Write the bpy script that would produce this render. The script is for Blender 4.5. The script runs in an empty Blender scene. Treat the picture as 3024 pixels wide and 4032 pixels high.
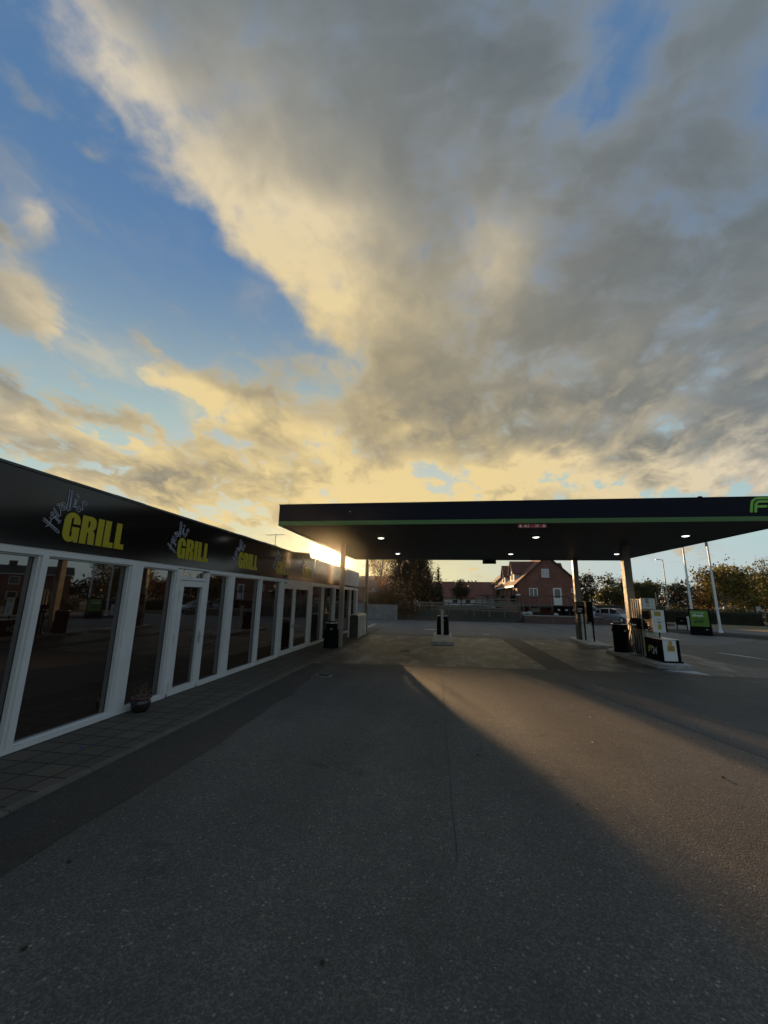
import bpy, bmesh, math, random
import numpy as np
from mathutils import Vector, Matrix
R = math.radians
rng = random.Random(7)
nrng = np.random.default_rng(11)
S = bpy.context.scene
COL = S.collection

# ------------------------------------------------------------------ camera
cam = bpy.data.cameras.new('camera')
cam.sensor_fit = 'VERTICAL'; cam.sensor_height = 36.0; cam.sensor_width = 27.0
cam.lens = 13.929; cam.clip_start = 0.05; cam.clip_end = 3000
camo = bpy.data.objects.new('camera', cam); COL.objects.link(camo)
camo.matrix_world = Matrix(((0.98999587, 0.01361257, 0.14043818, 0.0),
                            (0.14011507, -0.21203253, -0.96716595, 0.0),
                            (0.01661185, 0.97716780, -0.21181866, 2.2),
                            (0, 0, 0, 1)))
S.camera = camo
S.view_settings.view_transform = 'Standard'; S.view_settings.look = 'None'
S.view_settings.exposure = EXPOSURE = 1.3
S.view_settings.gamma = 1.0
S.view_settings.use_curve_mapping = False
S.cycles.max_bounces = 6; S.cycles.transparent_max_bounces = 8
S.cycles.use_denoising = True

# ------------------------------------------------------------------ sun
SUN_EL, SUN_AZ = R(5.35), R(-16.1)        # azimuth from +Y towards +X
SUN = Vector((math.sin(SUN_AZ)*math.cos(SUN_EL), math.cos(SUN_AZ)*math.cos(SUN_EL), math.sin(SUN_EL)))
sl = bpy.data.lights.new('sun', 'SUN'); sl.energy = 4.0; sl.angle = R(0.55); sl.color = (1.0, 0.62, 0.30)
so = bpy.data.objects.new('sun', sl); COL.objects.link(so)
so.rotation_euler = SUN.to_track_quat('Z', 'Y').to_euler(); so.location = SUN*200

def lin(h):
    if isinstance(h, (tuple, list)): c = [v/255.0 for v in h]
    else: c = [int(h[i:i+2], 16)/255.0 for i in (0, 2, 4)]
    return tuple((v/12.92 if v <= 0.04045 else ((v+0.055)/1.055)**2.4) for v in c)

# ------------------------------------------------------------------ node helper
class NT:
    def __init__(s, tree): s.t = tree
    def n(s, typ, **kw):
        nd = s.t.nodes.new(typ)
        for k, v in kw.items():
            if k == 'inp':
                for a, b in v.items():
                    if isinstance(b, bpy.types.NodeSocket): s.t.links.new(b, nd.inputs[a])
                    else: nd.inputs[a].default_value = b
            else: setattr(nd, k, v)
        return nd
    def m(s, op, a, b=0.0, c=0.0, clamp=False):
        nd = s.n('ShaderNodeMath', operation=op, use_clamp=clamp)
        for i, v in enumerate((a, b, c)):
            if isinstance(v, bpy.types.NodeSocket): s.t.links.new(v, nd.inputs[i])
            else: nd.inputs[i].default_value = v
        return nd.outputs[0]
    def v(s, op, a, b=(0, 0, 0), scale=1.0):
        nd = s.n('ShaderNodeVectorMath', operation=op)
        for i, q in enumerate((a, b)):
            if isinstance(q, bpy.types.NodeSocket): s.t.links.new(q, nd.inputs[i])
            else: nd.inputs[i].default_value = q
        if op == 'SCALE':
            if isinstance(scale, bpy.types.NodeSocket): s.t.links.new(scale, nd.inputs['Scale'])
            else: nd.inputs['Scale'].default_value = scale
        return nd.outputs['Value'] if op in ('DOT_PRODUCT', 'LENGTH', 'DISTANCE') else nd.outputs[0]
    def mix(s, f, a, b, mode='MIX'):
        nd = s.n('ShaderNodeMix', data_type='RGBA', blend_type=mode, clamp_factor=True)
        for i, q in ((0, f), (6, a), (7, b)):
            if isinstance(q, bpy.types.NodeSocket): s.t.links.new(q, nd.inputs[i])
            else: nd.inputs[i].default_value = q if i == 0 else (tuple(q)+(1.0,))[:4]
        return nd.outputs[2]
    def smooth(s, x, lo, hi, a=0.0, b=1.0, kind='SMOOTHSTEP'):
        nd = s.n('ShaderNodeMapRange', interpolation_type=kind)
        s.t.links.new(x, nd.inputs[0])
        for i, q in enumerate((lo, hi, a, b)): nd.inputs[i+1].default_value = q
        return nd.outputs[0]
    def noise(s, vec, scale, detail=4, rough=0.55, dist=0.0, out=0):
        nd = s.n('ShaderNodeTexNoise', inp={'Scale': scale, 'Detail': detail, 'Roughness': rough, 'Distortion': dist})
        if vec is not None: s.t.links.new(vec, nd.inputs['Vector'])
        return nd.outputs[out]
    def ramp(s, x, stops):
        nd = s.n('ShaderNodeValToRGB'); s.t.links.new(x, nd.inputs[0])
        el = nd.color_ramp.elements
        while len(el) < len(stops): el.new(0.5)
        for e, (p, c) in zip(el, stops): e.position = p; e.color = tuple(c)+(1.0,)
        return nd.outputs[0]

# ------------------------------------------------------------------ sky (world)
W = bpy.data.worlds.new('World'); S.world = W; W.use_nodes = True
W.node_tree.nodes.clear(); k = NT(W.node_tree)
BG = 0.1
UNIT = 1.0/(BG*2**EXPOSURE)            # radiance that renders as display value 1
D = k.n('ShaderNodeTexCoord').outputs['Generated']
D = k.v('NORMALIZE', D)
sky = k.n('ShaderNodeTexSky', sky_type='NISHITA', sun_disc=False, sun_elevation=SUN_EL, sun_rotation=SUN_AZ,
          altitude=50, air_density=1.0, dust_density=1.2, ozone_density=2.0).outputs[0]
# sky chart: gnomonic chart about a fixed direction 35 degrees up the +Y sky
cu = k.v('DOT_PRODUCT', D, (1, 0, 0))
cf = k.m('MAXIMUM', k.v('DOT_PRODUCT', D, (0, math.cos(R(35)), math.sin(R(35)))), 0.12)
cv = k.v('DOT_PRODUCT', D, (0, -math.sin(R(35)), math.cos(R(35))))
ch = k.n('ShaderNodeCombineXYZ', inp={0: k.m('DIVIDE', cu, cf), 1: k.m('DIVIDE', cv, cf)}).outputs[0]
# cloud deck coordinates (flat layer overhead): detail gets finer towards the horizon
sep = k.n('ShaderNodeSeparateXYZ', inp={0: D}).outputs
dz = k.m('ADD', k.m('MAXIMUM', sep[2], 0.0), 0.30)
deck = k.n('ShaderNodeCombineXYZ', inp={0: k.m('DIVIDE', sep[0], dz), 1: k.m('DIVIDE', sep[1], dz)}).outputs[0]
deck = k.n('ShaderNodeMapping', inp={'Vector': deck, 'Rotation': (0, 0, R(-35)), 'Scale': (1.0, 0.75, 1.0)}).outputs[0]
wn = k.noise(deck, 3.2, 4, 0.55, out=1)
wv = k.v('SUBTRACT', wn, (0.5, 0.5, 0.5))
chw = k.v('ADD', ch, k.v('SCALE', wv, scale=0.27))
dw = k.v('ADD', deck, k.v('SCALE', wv, scale=0.30))
nA = k.noise(dw, 3.6, 8, 0.52)                                # broad masses
nB = k.noise(k.v('ADD', deck, k.v('SCALE', wv, scale=0.25)), 11.0, 8, 0.58)     # billows
nC = k.noise(k.v('ADD', dw, (7.3, 2.1, 0)), 5.0, 7, 0.55)
street = k.n('ShaderNodeMapping', inp={'Vector': k.v('ADD', ch, k.v('SCALE', wv, scale=0.22)), 'Rotation': (0, 0, R(44)), 'Scale': (3.0, 8.5, 1.0)}).outputs[0]
nS = k.noise(street, 1.0, 7, 0.55)
def field(items, vec):
    acc = None
    for (cx, cy, sx, sy, an, amp) in items:
        mp = k.n('ShaderNodeMapping', vector_type='TEXTURE', inp={'Vector': vec, 'Location': (cx, cy, 0), 'Rotation': (0, 0, an), 'Scale': (sx, sy, 1)}).outputs[0]
        g = k.m('POWER', 0.5, k.v('DOT_PRODUCT', mp, mp))
        acc = k.m('MULTIPLY', g, amp) if acc is None else k.m('MULTIPLY_ADD', g, amp, acc)
    return acc
DENS = [
    (0.054, 0.306, 0.556, 0.23, -0.638, 1.1),
    (-0.409, 0.522, 0.341, 0.144, -0.722, 0.7),
    (-0.706, 0.62, 0.117, 0.085, -0.807, 0.55),
    (0.417, -0.102, 0.63, 0.348, -0.058, 1.1),
    (0.057, -0.081, 0.362, 0.185, -0.389, 0.8),
    (-0.294, 0.296, 0.271, 0.112, -0.739, 0.5),
    (0.457, 0.382, 0.225, 0.202, -0.255, 0.15),
    (-0.732, 0.27, 0.255, 0.141, -0.864, -0.9),
    (-0.514, 0.129, 0.309, 0.089, -0.617, -1.0),
    (-0.856, 0.056, 0.118, 0.046, -0.689, -0.8),
    (-0.855, 0.506, 0.091, 0.18, -0.741, -0.7),
    (0.311, 0.381, 0.067, 0.14, -0.227, -1.05),
    (-0.171, -0.02, 0.133, 0.027, -0.307, -0.5),
    (-0.98, 0.037, 0.179, 0.049, -0.393, -0.8),
    (-0.332, 0.052, 0.174, 0.032, -0.422, -0.4),
    (-0.485, -0.247, 0.213, 0.025, -0.394, -0.6),
    (-0.673, -0.091, 0.178, 0.027, -0.469, -1.1),
    (-0.3, -0.223, 0.109, 0.018, -0.356, -0.6),
    (-0.548, -0.063, 0.238, 0.061, -0.339, 1.15),
    (-0.981, -0.138, 0.396, 0.081, -0.281, 1.1),
    (-0.422, -0.193, 0.265, 0.052, -0.486, 0.8),
    (-0.796, -0.319, 0.442, 0.076, -0.357, 0.9),
    (-0.182, -0.289, 0.373, 0.102, -0.03, 0.6),
    (-0.877, 0.372, 0.07, 0.06, -1.042, 1.3),
    (-0.982, 0.181, 0.105, 0.048, -0.754, 1.3),
    (-1.0, 0.345, 0.027, 0.021, -0.098, 0.6),
    (-0.855, 0.543, 0.053, 0.021, -0.546, 0.85),
    (-0.741, 0.431, 0.039, 0.019, -0.737, 0.7),
    (-0.997, 0.313, 0.037, 0.023, -0.785, 1.0),
    (-0.701, 0.072, 0.067, 0.022, -0.481, 0.6),
    (-0.973, -0.624, 1.52, 0.129, 0.01, -0.9),
    (0.317, -0.634, 1.119, 0.129, 0.013, -1.1),
    (0.606, -0.374, 0.114, 0.017, -0.022, -0.9),
    (0.06, -0.328, 0.051, 0.021, -1.237, -0.6),
]
LIT = [
    (-0.63, 0.522, 0.126, 0.064, -0.959, 0.5),
    (-0.363, 0.261, 0.258, 0.108, -0.752, 0.85),
    (-0.257, 0.191, 0.158, 0.095, -0.893, 0.4),
    (-0.729, 0.617, 0.11, 0.067, -0.811, 0.35),
    (-0.616, -0.076, 0.239, 0.054, -0.393, 0.75),
    (-0.958, -0.152, 0.423, 0.05, -0.281, 0.5),
    (-0.371, -0.195, 0.288, 0.058, -0.485, 0.5),
    (-0.968, 0.185, 0.128, 0.054, -0.797, 0.6),
    (-0.874, 0.363, 0.05, 0.048, -0.994, 0.7),
    (0.095, 0.126, 0.069, 0.069, -0.685, 0.4),
    (0.291, -0.35, 0.626, 0.038, 0.034, 0.8),
    (-0.123, -0.342, 0.324, 0.066, -0.024, 0.4),
    (-0.889, -0.375, 0.588, 0.05, -0.296, 0.35),
    (-0.112, -0.148, 0.081, 0.025, -0.219, 0.45),
]
DARK = [
    (0.101, 0.494, 0.208, 0.101, -0.256, 0.8),
    (0.524, 0.184, 0.259, 0.126, 0.103, 0.6),
    (0.327, 0.203, 0.203, 0.074, 0.061, 0.35),
    (0.158, 0.012, 0.262, 0.086, -0.07, 0.4),
    (-0.268, 0.027, 0.155, 0.031, -0.307, 0.8),
    (-0.836, -0.132, 0.278, 0.034, -0.356, 0.55),
    (-0.591, -0.244, 0.305, 0.037, -0.356, 0.7),
    (-0.05, -0.043, 0.186, 0.057, -0.389, 0.5),
    (-0.396, -0.349, 0.368, 0.036, -0.168, 0.55),
    (-0.433, 0.012, 0.135, 0.025, -0.39, 0.6),
    (0.168, -0.172, 0.271, 0.055, -0.047, 0.45),
    (-0.372, -0.283, 0.189, 0.03, -0.3, 0.5),
]

low = k.smooth(sep[2], 0.15, 0.62, 1.0, 0.0)              # 1 near the horizon: crisper, more broken
dens = k.m('MAXIMUM', k.m('MINIMUM', field(DENS, chw), 0.85), -0.95)
nn = k.m('ADD', k.m('MULTIPLY', k.m('SUBTRACT', nA, 0.5), k.m('MULTIPLY_ADD', low, 2.0, 1.9)), k.m('MULTIPLY', k.m('SUBTRACT', nB, 0.5), k.m('MULTIPLY_ADD', low, 2.1, 1.5)))
nn = k.m('MULTIPLY_ADD', k.m('SUBTRACT', nS, 0.5), k.m('MULTIPLY_ADD', low, -0.6, 2.2), nn)
d = k.m('ADD', dens, nn)
cover = k.m('ADD', k.m('MULTIPLY', k.smooth(d, -0.40, 0.85), k.m('SUBTRACT', 1.0, low)), k.m('MULTIPLY', k.smooth(d, 0.00, 0.55), low))
veil = k.m('MULTIPLY', k.smooth(nC, 0.45, 0.68), k.m('MULTIPLY', k.smooth(nA, 0.38, 0.62), 0.50))
cover = k.m('MAXIMUM', cover, veil)
thin = k.smooth(d, 0.05, 1.10, 1.0, 0.0)
lit = k.m('MULTIPLY', field(LIT, chw), 1.15); dark = field(DARK, chw)
sund = k.v('DOT_PRODUCT', D, tuple(SUN))
ang = k.m('ARCCOSINE', k.m('MINIMUM', sund, 0.99999))       # radians from the sun
near = k.smooth(ang, 0.15, 1.30, 1.0, 0.0)
def C(h, g=1.0): return tuple(v*g for v in lin(h))
grey = k.mix(near, C('6a7780'), C('a0957d'))
grey = k.mix(k.m('MULTIPLY', dark, k.m('MULTIPLY_ADD', nC, 1.6, -0.05), clamp=True), grey, k.mix(near, C('55636d'), C('77756b')))
grey = k.mix(k.m('MULTIPLY', thin, 0.55), grey, k.mix(near, C('8596aa'), C('c3b593')))
grey = k.v('SCALE', grey, scale=k.smooth(nC, 0.25, 0.75, 0.88, 1.12, 'LINEAR'))
bright = k.mix(k.smooth(ang, 0.35, 1.15, 1.0, 0.0), C('d6ccba'), C('ecd398'))
litf = k.m('MULTIPLY', lit, k.m('MULTIPLY_ADD', nC, 2.6, -0.35))
litf = k.m('ADD', litf, k.m('MULTIPLY', k.m('SUBTRACT', nB, 0.47), k.m('MULTIPLY_ADD', low, 2.6, 0.2)))
litf = k.m('ADD', litf, k.m('MULTIPLY', thin, k.m('MULTIPLY', k.smooth(ang, 0.2, 1.1, 0.55, 0.25), k.m('MULTIPLY_ADD', low, 0.8, 0.2))))
cloud = k.mix(k.m('MULTIPLY', litf, 1.0, clamp=True), grey, bright)
# clear sky: the physical sky, lifted to the exposure of the photograph
el = k.m('ARCSINE', sep[2])
clear = k.mix(k.smooth(el, 0.0, 0.80), C('c9d6c8'), C('537ba9'))
clear = k.mix(k.m('MULTIPLY', k.smooth(el, 0.05, 0.62, 1.0, 0.0), 0.85), clear, C('a9c6d8'))
clear = k.mix(k.m('MULTIPLY', k.smooth(ang, 0.05, 0.75, 1.0, 0.0), k.smooth(el, 0.02, 0.40, 1.0, 0.0)), clear, C('f6e7a0'))
sky = k.v('MINIMUM', sky, tuple(v*UNIT for v in (0.75, 0.66, 0.42)))
clear = k.mix(0.25, k.v('SCALE', clear, scale=UNIT), sky)
tot = k.mix(cover, clear, k.v('SCALE', cloud, scale=UNIT))
# aureole of the low sun
g1 = k.m('MULTIPLY', k.smooth(ang, R(1.05), R(1.75), 1.0, 0.0), 7.0)
g2 = k.m('MULTIPLY', k.m('POWER', 0.5, k.m('MULTIPLY', ang, 1/R(1.3))), 0.55)
g3 = k.m('MULTIPLY', k.m('POWER', 0.5, k.m('MULTIPLY', ang, 1/R(6.0))), 0.0)
glow = k.v('ADD', k.v('SCALE', k.n('ShaderNodeRGB').outputs[0], scale=0.0), (0, 0, 0))
glow = k.v('ADD', k.v('SCALE', k.n('ShaderNodeCombineXYZ', inp={0: 1.0, 1: 0.93, 2: 0.72}).outputs[0], scale=g1), k.v('SCALE', k.n('ShaderNodeCombineXYZ', inp={0: 1.0, 1: 0.78, 2: 0.25}).outputs[0], scale=g2))
glow = k.v('ADD', glow, k.v('SCALE', k.n('ShaderNodeCombineXYZ', inp={0: 1.0, 1: 0.70, 2: 0.25}).outputs[0], scale=g3))
tot = k.v('ADD', tot, k.v('SCALE', glow, scale=UNIT))
below = k.smooth(sep[2], -0.02, 0.0)
tot = k.mix(below, tuple(v*UNIT for v in (0.03, 0.028, 0.025)), tot)
bg = k.n('ShaderNodeBackground', inp={0: tot, 1: BG})
wo = k.n('ShaderNodeOutputWorld'); W.node_tree.links.new(bg.outputs[0], wo.inputs[0])
W.cycles.sampling_method = 'MANUAL'; W.cycles.sample_map_resolution = 1024
# ------------------------------------------------------------------ object helpers
def tag(o, label=None, cat=None, group=None, kind=None):
    if label: o['label'] = label
    if cat: o['category'] = cat
    if group: o['group'] = group
    if kind: o['kind'] = kind
    return o
def thing(name, label, cat, loc=(0, 0, 0), rz=0.0, group=None):
    o = bpy.data.objects.new(name, None); COL.objects.link(o)
    o.empty_display_size = 0.2; o.location = loc; o.rotation_euler = (0, 0, rz)
    return tag(o, label, cat, group)
def dup(root, loc, rz=None, label=None, scale=None):
    r = root.copy(); COL.objects.link(r); r.location = loc
    if rz is not None: r.rotation_euler = (0, 0, rz)
    if scale is not None: r.scale = (scale,)*3 if not isinstance(scale, tuple) else scale
    if label: r['label'] = label
    for c in root.children:
        d = c.copy(); COL.objects.link(d); d.parent = r
        for g in c.children:
            e = g.copy(); COL.objects.link(e); e.parent = d
    return r
EACH_APART = {'glazing_bead', 'end_panel', 'fascia_trim', 'frame_head', 'frame_sill', 'fascia', 'green_band', 'coping', 'rail', 'side_window', 'dormer_window',
              'bracket', 'pipe_clip', 'deck_rail', 'deck_steps', 'number_sticker', 'price_plate', 'key_label', 'side_panel', 'wall_face', 'hazard_sticker', 'panel_lock', 'deck_post', 'display_screen'}
class MB:
    """collects geometry for ONE mesh object"""
    def __init__(s): s.v = []; s.f = []; s.mi = []; s.sm = []
    def add(s, vs, fs, mi=0, smooth=False):
        b = len(s.v); s.v += [tuple(v) for v in vs]
        for f in fs: s.f.append(tuple(b+i for i in f)); s.mi.append(mi); s.sm.append(smooth)
        return s
    def box(s, x0, x1, y0, y1, z0, z1, mi=0):
        return s.add([(x0,y0,z0),(x1,y0,z0),(x1,y1,z0),(x0,y1,z0),(x0,y0,z1),(x1,y0,z1),(x1,y1,z1),(x0,y1,z1)],
                     [(0,3,2,1),(4,5,6,7),(0,1,5,4),(1,2,6,5),(2,3,7,6),(3,0,4,7)], mi)
    def obox(s, c, ax, half, mi=0):
        ax = [Vector(a).normalized() for a in ax]; c = Vector(c); vs = []
        for z in (-1, 1):
            for (x, y) in ((-1,-1),(1,-1),(1,1),(-1,1)):
                vs.append(c+ax[0]*half[0]*x+ax[1]*half[1]*y+ax[2]*half[2]*z)
        return s.add(vs, [(0,3,2,1),(4,5,6,7),(0,1,5,4),(1,2,6,5),(2,3,7,6),(3,0,4,7)], mi)
    def bar(s, a, b, w, h=None, mi=0, up=(0, 0, 1)):
        a, b = Vector(a), Vector(b); d = (b-a); L = d.length; d.normalize(); u = Vector(up)
        if abs(d.dot(u)) > 0.98: u = Vector((0, 1, 0))
        x = d.cross(u).normalized(); y = x.cross(d).normalized()
        return s.obox((a+b)/2, (x, y, d), (w/2, (h or w)/2, L/2), mi)
    def prism(s, pts, z0, z1, mi=0):
        n = len(pts)
        vs = [(p[0], p[1], z0) for p in pts]+[(p[0], p[1], z1) for p in pts]
        return s.add(vs, [tuple(range(n-1, -1, -1)), tuple(range(n, 2*n))]+[(i, (i+1) % n, n+(i+1) % n, n+i) for i in range(n)], mi)
    def prof(s, pts, o, u, w, d0, d1, mi=0):
        """polygon pts in the (u,w) plane from origin o, extruded along u x w from d0 to d1"""
        o, u, w = Vector(o), Vector(u), Vector(w); nn = u.cross(w); n = len(pts)
        vs = [o+u*p[0]+w*p[1]+nn*d0 for p in pts]+[o+u*p[0]+w*p[1]+nn*d1 for p in pts]
        return s.add(vs, [tuple(range(n-1, -1, -1)), tuple(range(n, 2*n))]+[(i, (i+1) % n, n+(i+1) % n, n+i) for i in range(n)], mi)
    def tube(s, pts, r, seg=8, mi=0, caps=True):
        pts = [Vector(p) for p in pts]; n = len(pts); rr = r if isinstance(r, (list, tuple)) else [r]*n; vs = []
        prev = None
        for i, p in enumerate(pts):
            t = (pts[min(i+1, n-1)]-pts[max(i-1, 0)]).normalized()
            if prev is None:
                a = Vector((0, 0, 1)) if abs(t.z) < 0.9 else Vector((1, 0, 0)); x = t.cross(a).normalized()
            else: x = (prev-t*prev.dot(t)).normalized()
            prev = x; y = t.cross(x)
            for j in range(seg):
                an = 2*math.pi*j/seg; vs.append(p+(x*math.cos(an)+y*math.sin(an))*rr[i])
        fs = [(i*seg+j, i*seg+(j+1) % seg, (i+1)*seg+(j+1) % seg, (i+1)*seg+j) for i in range(n-1) for j in range(seg)]
        s.add(vs, fs, mi, True)
        if caps:
            s.add([vs[j] for j in range(seg)], [tuple(range(seg-1, -1, -1))], mi)
            s.add([vs[(n-1)*seg+j] for j in range(seg)], [tuple(range(seg))], mi)
        return s
    def lathe(s, prof, c=(0, 0, 0), seg=20, mi=0):
        vs = []
        for (r, z) in prof:
            for j in range(seg):
                an = 2*math.pi*j/seg; vs.append((c[0]+r*math.cos(an), c[1]+r*math.sin(an), c[2]+z))
        n = len(prof)
        s.add(vs, [(i*seg+j, i*seg+(j+1) % seg, (i+1)*seg+(j+1) % seg, (i+1)*seg+j) for i in range(n-1) for j in range(seg)], mi, True)
        if prof[0][0] > 1e-4: s.add([vs[j] for j in range(seg)], [tuple(range(seg-1, -1, -1))], mi)
        if prof[-1][0] > 1e-4: s.add([vs[(n-1)*seg+j] for j in range(seg)], [tuple(range(seg))], mi)
        return s
    def islands(s):
        par = list(range(len(s.v)))
        def find(a):
            while par[a] != a: par[a] = par[par[a]]; a = par[a]
            return a
        for f in s.f:
            for q in f[1:]: par[find(q)] = find(f[0])
        out = {}
        for i, f in enumerate(s.f): out.setdefault(find(f[0]), []).append(i)
        res = []
        for fi in out.values():
            m = MB(); mp = {}
            for i in fi:
                for q in s.f[i]:
                    if q not in mp: mp[q] = len(m.v); m.v.append(s.v[q])
                m.f.append(tuple(mp[q] for q in s.f[i])); m.mi.append(s.mi[i]); m.sm.append(s.sm[i])
            res.append(m)
        return res
    def build(s, name, mats, parent=None, loc=None, bevel=0.0):
        if name in EACH_APART:       # every separate piece becomes an object of its own
            parts = s.islands()
            if len(parts) > 1: return [m.build_one(name, mats, parent, loc, bevel) for m in parts][0]
        return s.build_one(name, mats, parent, loc, bevel)
    def build_one(s, name, mats, parent=None, loc=None, bevel=0.0):
        me = bpy.data.meshes.new(name); me.from_pydata(s.v, [], s.f); me.update()
        for m in (mats if isinstance(mats, (list, tuple)) else [mats]): me.materials.append(m)
        me.polygons.foreach_set('material_index', s.mi); me.polygons.foreach_set('use_smooth', s.sm)
        o = bpy.data.objects.new(name, me); COL.objects.link(o)
        if parent: o.parent = parent
        if loc: o.location = loc
        if bevel:
            b = o.modifiers.new('bevel', 'BEVEL'); b.width = bevel; b.segments = 2; b.limit_method = 'ANGLE'; b.angle_limit = R(40)
        return o
def structure(name, mb, mats): return tag(mb.build(name, mats), kind='structure')
def text_mesh(name, body, size, parent, mat, origin, u, w, depth=0.004, bold=0.0, xs=1.0, align='LEFT', space=1.0):
    """lettering standing on the plane spanned by u (reading direction) and w (up)"""
    c = bpy.data.curves.new(name, 'FONT'); c.body = body; c.size = size; c.extrude = depth; c.offset = bold
    c.align_x = align; c.resolution_u = 3; c.space_character = space
    t = bpy.data.objects.new(name, c); COL.objects.link(t)
    me = bpy.data.meshes.new_from_object(t.evaluated_get(bpy.context.evaluated_depsgraph_get()))
    bpy.data.objects.remove(t)
    u, w = Vector(u).normalized(), Vector(w).normalized(); nn = u.cross(w)
    o = bpy.data.objects.new(name, me); COL.objects.link(o); me.materials.clear(); me.materials.append(mat)
    me.transform(Matrix(((u.x*xs, w.x, nn.x, origin[0]), (u.y*xs, w.y, nn.y, origin[1]), (u.z*xs, w.z, nn.z, origin[2]), (0, 0, 0, 1))))
    if parent: o.parent = parent
    return o

# ------------------------------------------------------------------ materials
def pm(name, col, rough=0.6, metal=0.0, spec=0.5, var=None, bump=None, emit=None, coat=0.0, ior=None):
    m = bpy.data.materials.new(name); m.use_nodes = True; q = NT(m.node_tree); b = m.node_tree.nodes['Principled BSDF']
    if isinstance(col, str): col = lin(col)
    b.inputs['Base Color'].default_value = tuple(col)+(1,); b.inputs['Roughness'].default_value = rough
    b.inputs['Metallic'].default_value = metal; b.inputs['Specular IOR Level'].default_value = spec
    if ior: b.inputs['IOR'].default_value = ior
    if coat: b.inputs['Coat Weight'].default_value = coat; b.inputs['Coat Roughness'].default_value = 0.05
    co = q.n('ShaderNodeTexCoord').outputs['Object']
    if var:
        f = q.noise(co, var[0], 6, 0.65)
        f = q.smooth(f, 0.3, 0.7, 1-var[1], 1+var[1], 'LINEAR')
        m.node_tree.links.new(q.v('SCALE', tuple(col), scale=f), b.inputs['Base Color'])
        m.node_tree.links.new(q.m('MULTIPLY', q.m('MULTIPLY_ADD', f, 0.5, 0.5), rough, clamp=True), b.inputs['Roughness'])
    if bump:
        bp = q.n('ShaderNodeBump', inp={'Height': q.noise(co, bump[0], 5, 0.6), 'Strength': bump[1], 'Distance': bump[2] if len(bump) > 2 else 0.01})
        m.node_tree.links.new(bp.outputs[0], b.inputs['Normal'])
    if emit: b.inputs['Emission Color'].default_value = tuple(emit[0])+(1,); b.inputs['Emission Strength'].default_value = emit[1]
    return m
def bsdf(m): return m.node_tree.nodes['Principled BSDF']

def asphalt(name, dark, light, scale=75.0, tint=(1, 1, 1), wear=0.25):
    m = bpy.data.materials.new(name); m.use_nodes = True; q = NT(m.node_tree); b = bsdf(m); L = m.node_tree.links
    co = q.n('ShaderNodeTexCoord').outputs['Object']
    vo = q.n('ShaderNodeTexVoronoi', inp={'Vector': co, 'Scale': scale})
    vo2 = q.n('ShaderNodeTexVoronoi', inp={'Vector': co, 'Scale': scale*0.42})
    r = q.n('ShaderNodeSeparateColor', inp={0: vo.outputs['Color']}).outputs
    r2 = q.n('ShaderNodeSeparateColor', inp={0: vo2.outputs['Color']}).outputs
    fine = q.m('MULTIPLY_ADD', q.m('POWER', r[0], 1.8), 0.7, 0.12)
    stone = q.smooth(r2[1], 0.86, 0.98)
    stone = q.m('MULTIPLY', stone, q.smooth(vo2.outputs['Distance'], 0.25, 0.42, 1.0, 0.0))
    mott = q.noise(co, 5.0, 4, 0.6)
    broad = q.noise(co, 0.35, 5, 0.55); mid = q.noise(co, 1.7, 6, 0.7)
    c = q.mix(fine, dark, light)
    c = q.mix(q.m('MULTIPLY', stone, 0.75), c, tuple(min(1, v*1.9) for v in light))
    w = q.m('MULTIPLY', q.smooth(broad, 0.3, 0.7, 1-wear, 1+wear, 'LINEAR'), q.smooth(mid, 0.25, 0.75, 0.86, 1.14, 'LINEAR'))
    w = q.m('MULTIPLY', w, q.smooth(mott, 0.3, 0.7, 0.9, 1.1, 'LINEAR'))
    trk = q.noise(q.n('ShaderNodeMapping', inp={'Vector': co, 'Rotation': (0, 0, 0.06), 'Scale': (0.9, 0.07, 1)}).outputs[0], 1.0, 4, 0.5)
    w = q.m('MULTIPLY', w, q.smooth(trk, 0.35, 0.65, 0.86, 1.12, 'LINEAR'))                 # tyre polish along the lane
    oil = q.m('MULTIPLY', q.smooth(q.noise(q.v('ADD', co, (31, 7, 0)), 0.9, 3, 0.5), 0.60, 0.72), q.smooth(q.noise(co, 6.0, 4, 0.6), 0.42, 0.6))
    w = q.m('MULTIPLY', w, q.m('MULTIPLY_ADD', oil, -0.45, 1.0))                             # drips and stains
    c = q.v('SCALE', c, scale=w); c = q.v('MULTIPLY', c, tint)
    L.new(c, b.inputs['Base Color'])
    L.new(q.m('MULTIPLY_ADD', q.m('SUBTRACT', mid, 0.5), 0.25, 0.68), b.inputs['Roughness'])
    b.inputs['Specular IOR Level'].default_value = 0.5
    h = q.m('MULTIPLY_ADD', vo.outputs['Distance'], -0.7, q.m('MULTIPLY', r[1], 0.35))
    h = q.m('MULTIPLY_ADD', stone, 0.3, h)
    bp = q.n('ShaderNodeBump', inp={'Height': h, 'Strength': 0.55, 'Distance': 0.006})
    L.new(bp.outputs[0], b.inputs['Normal'])
    return m

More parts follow.
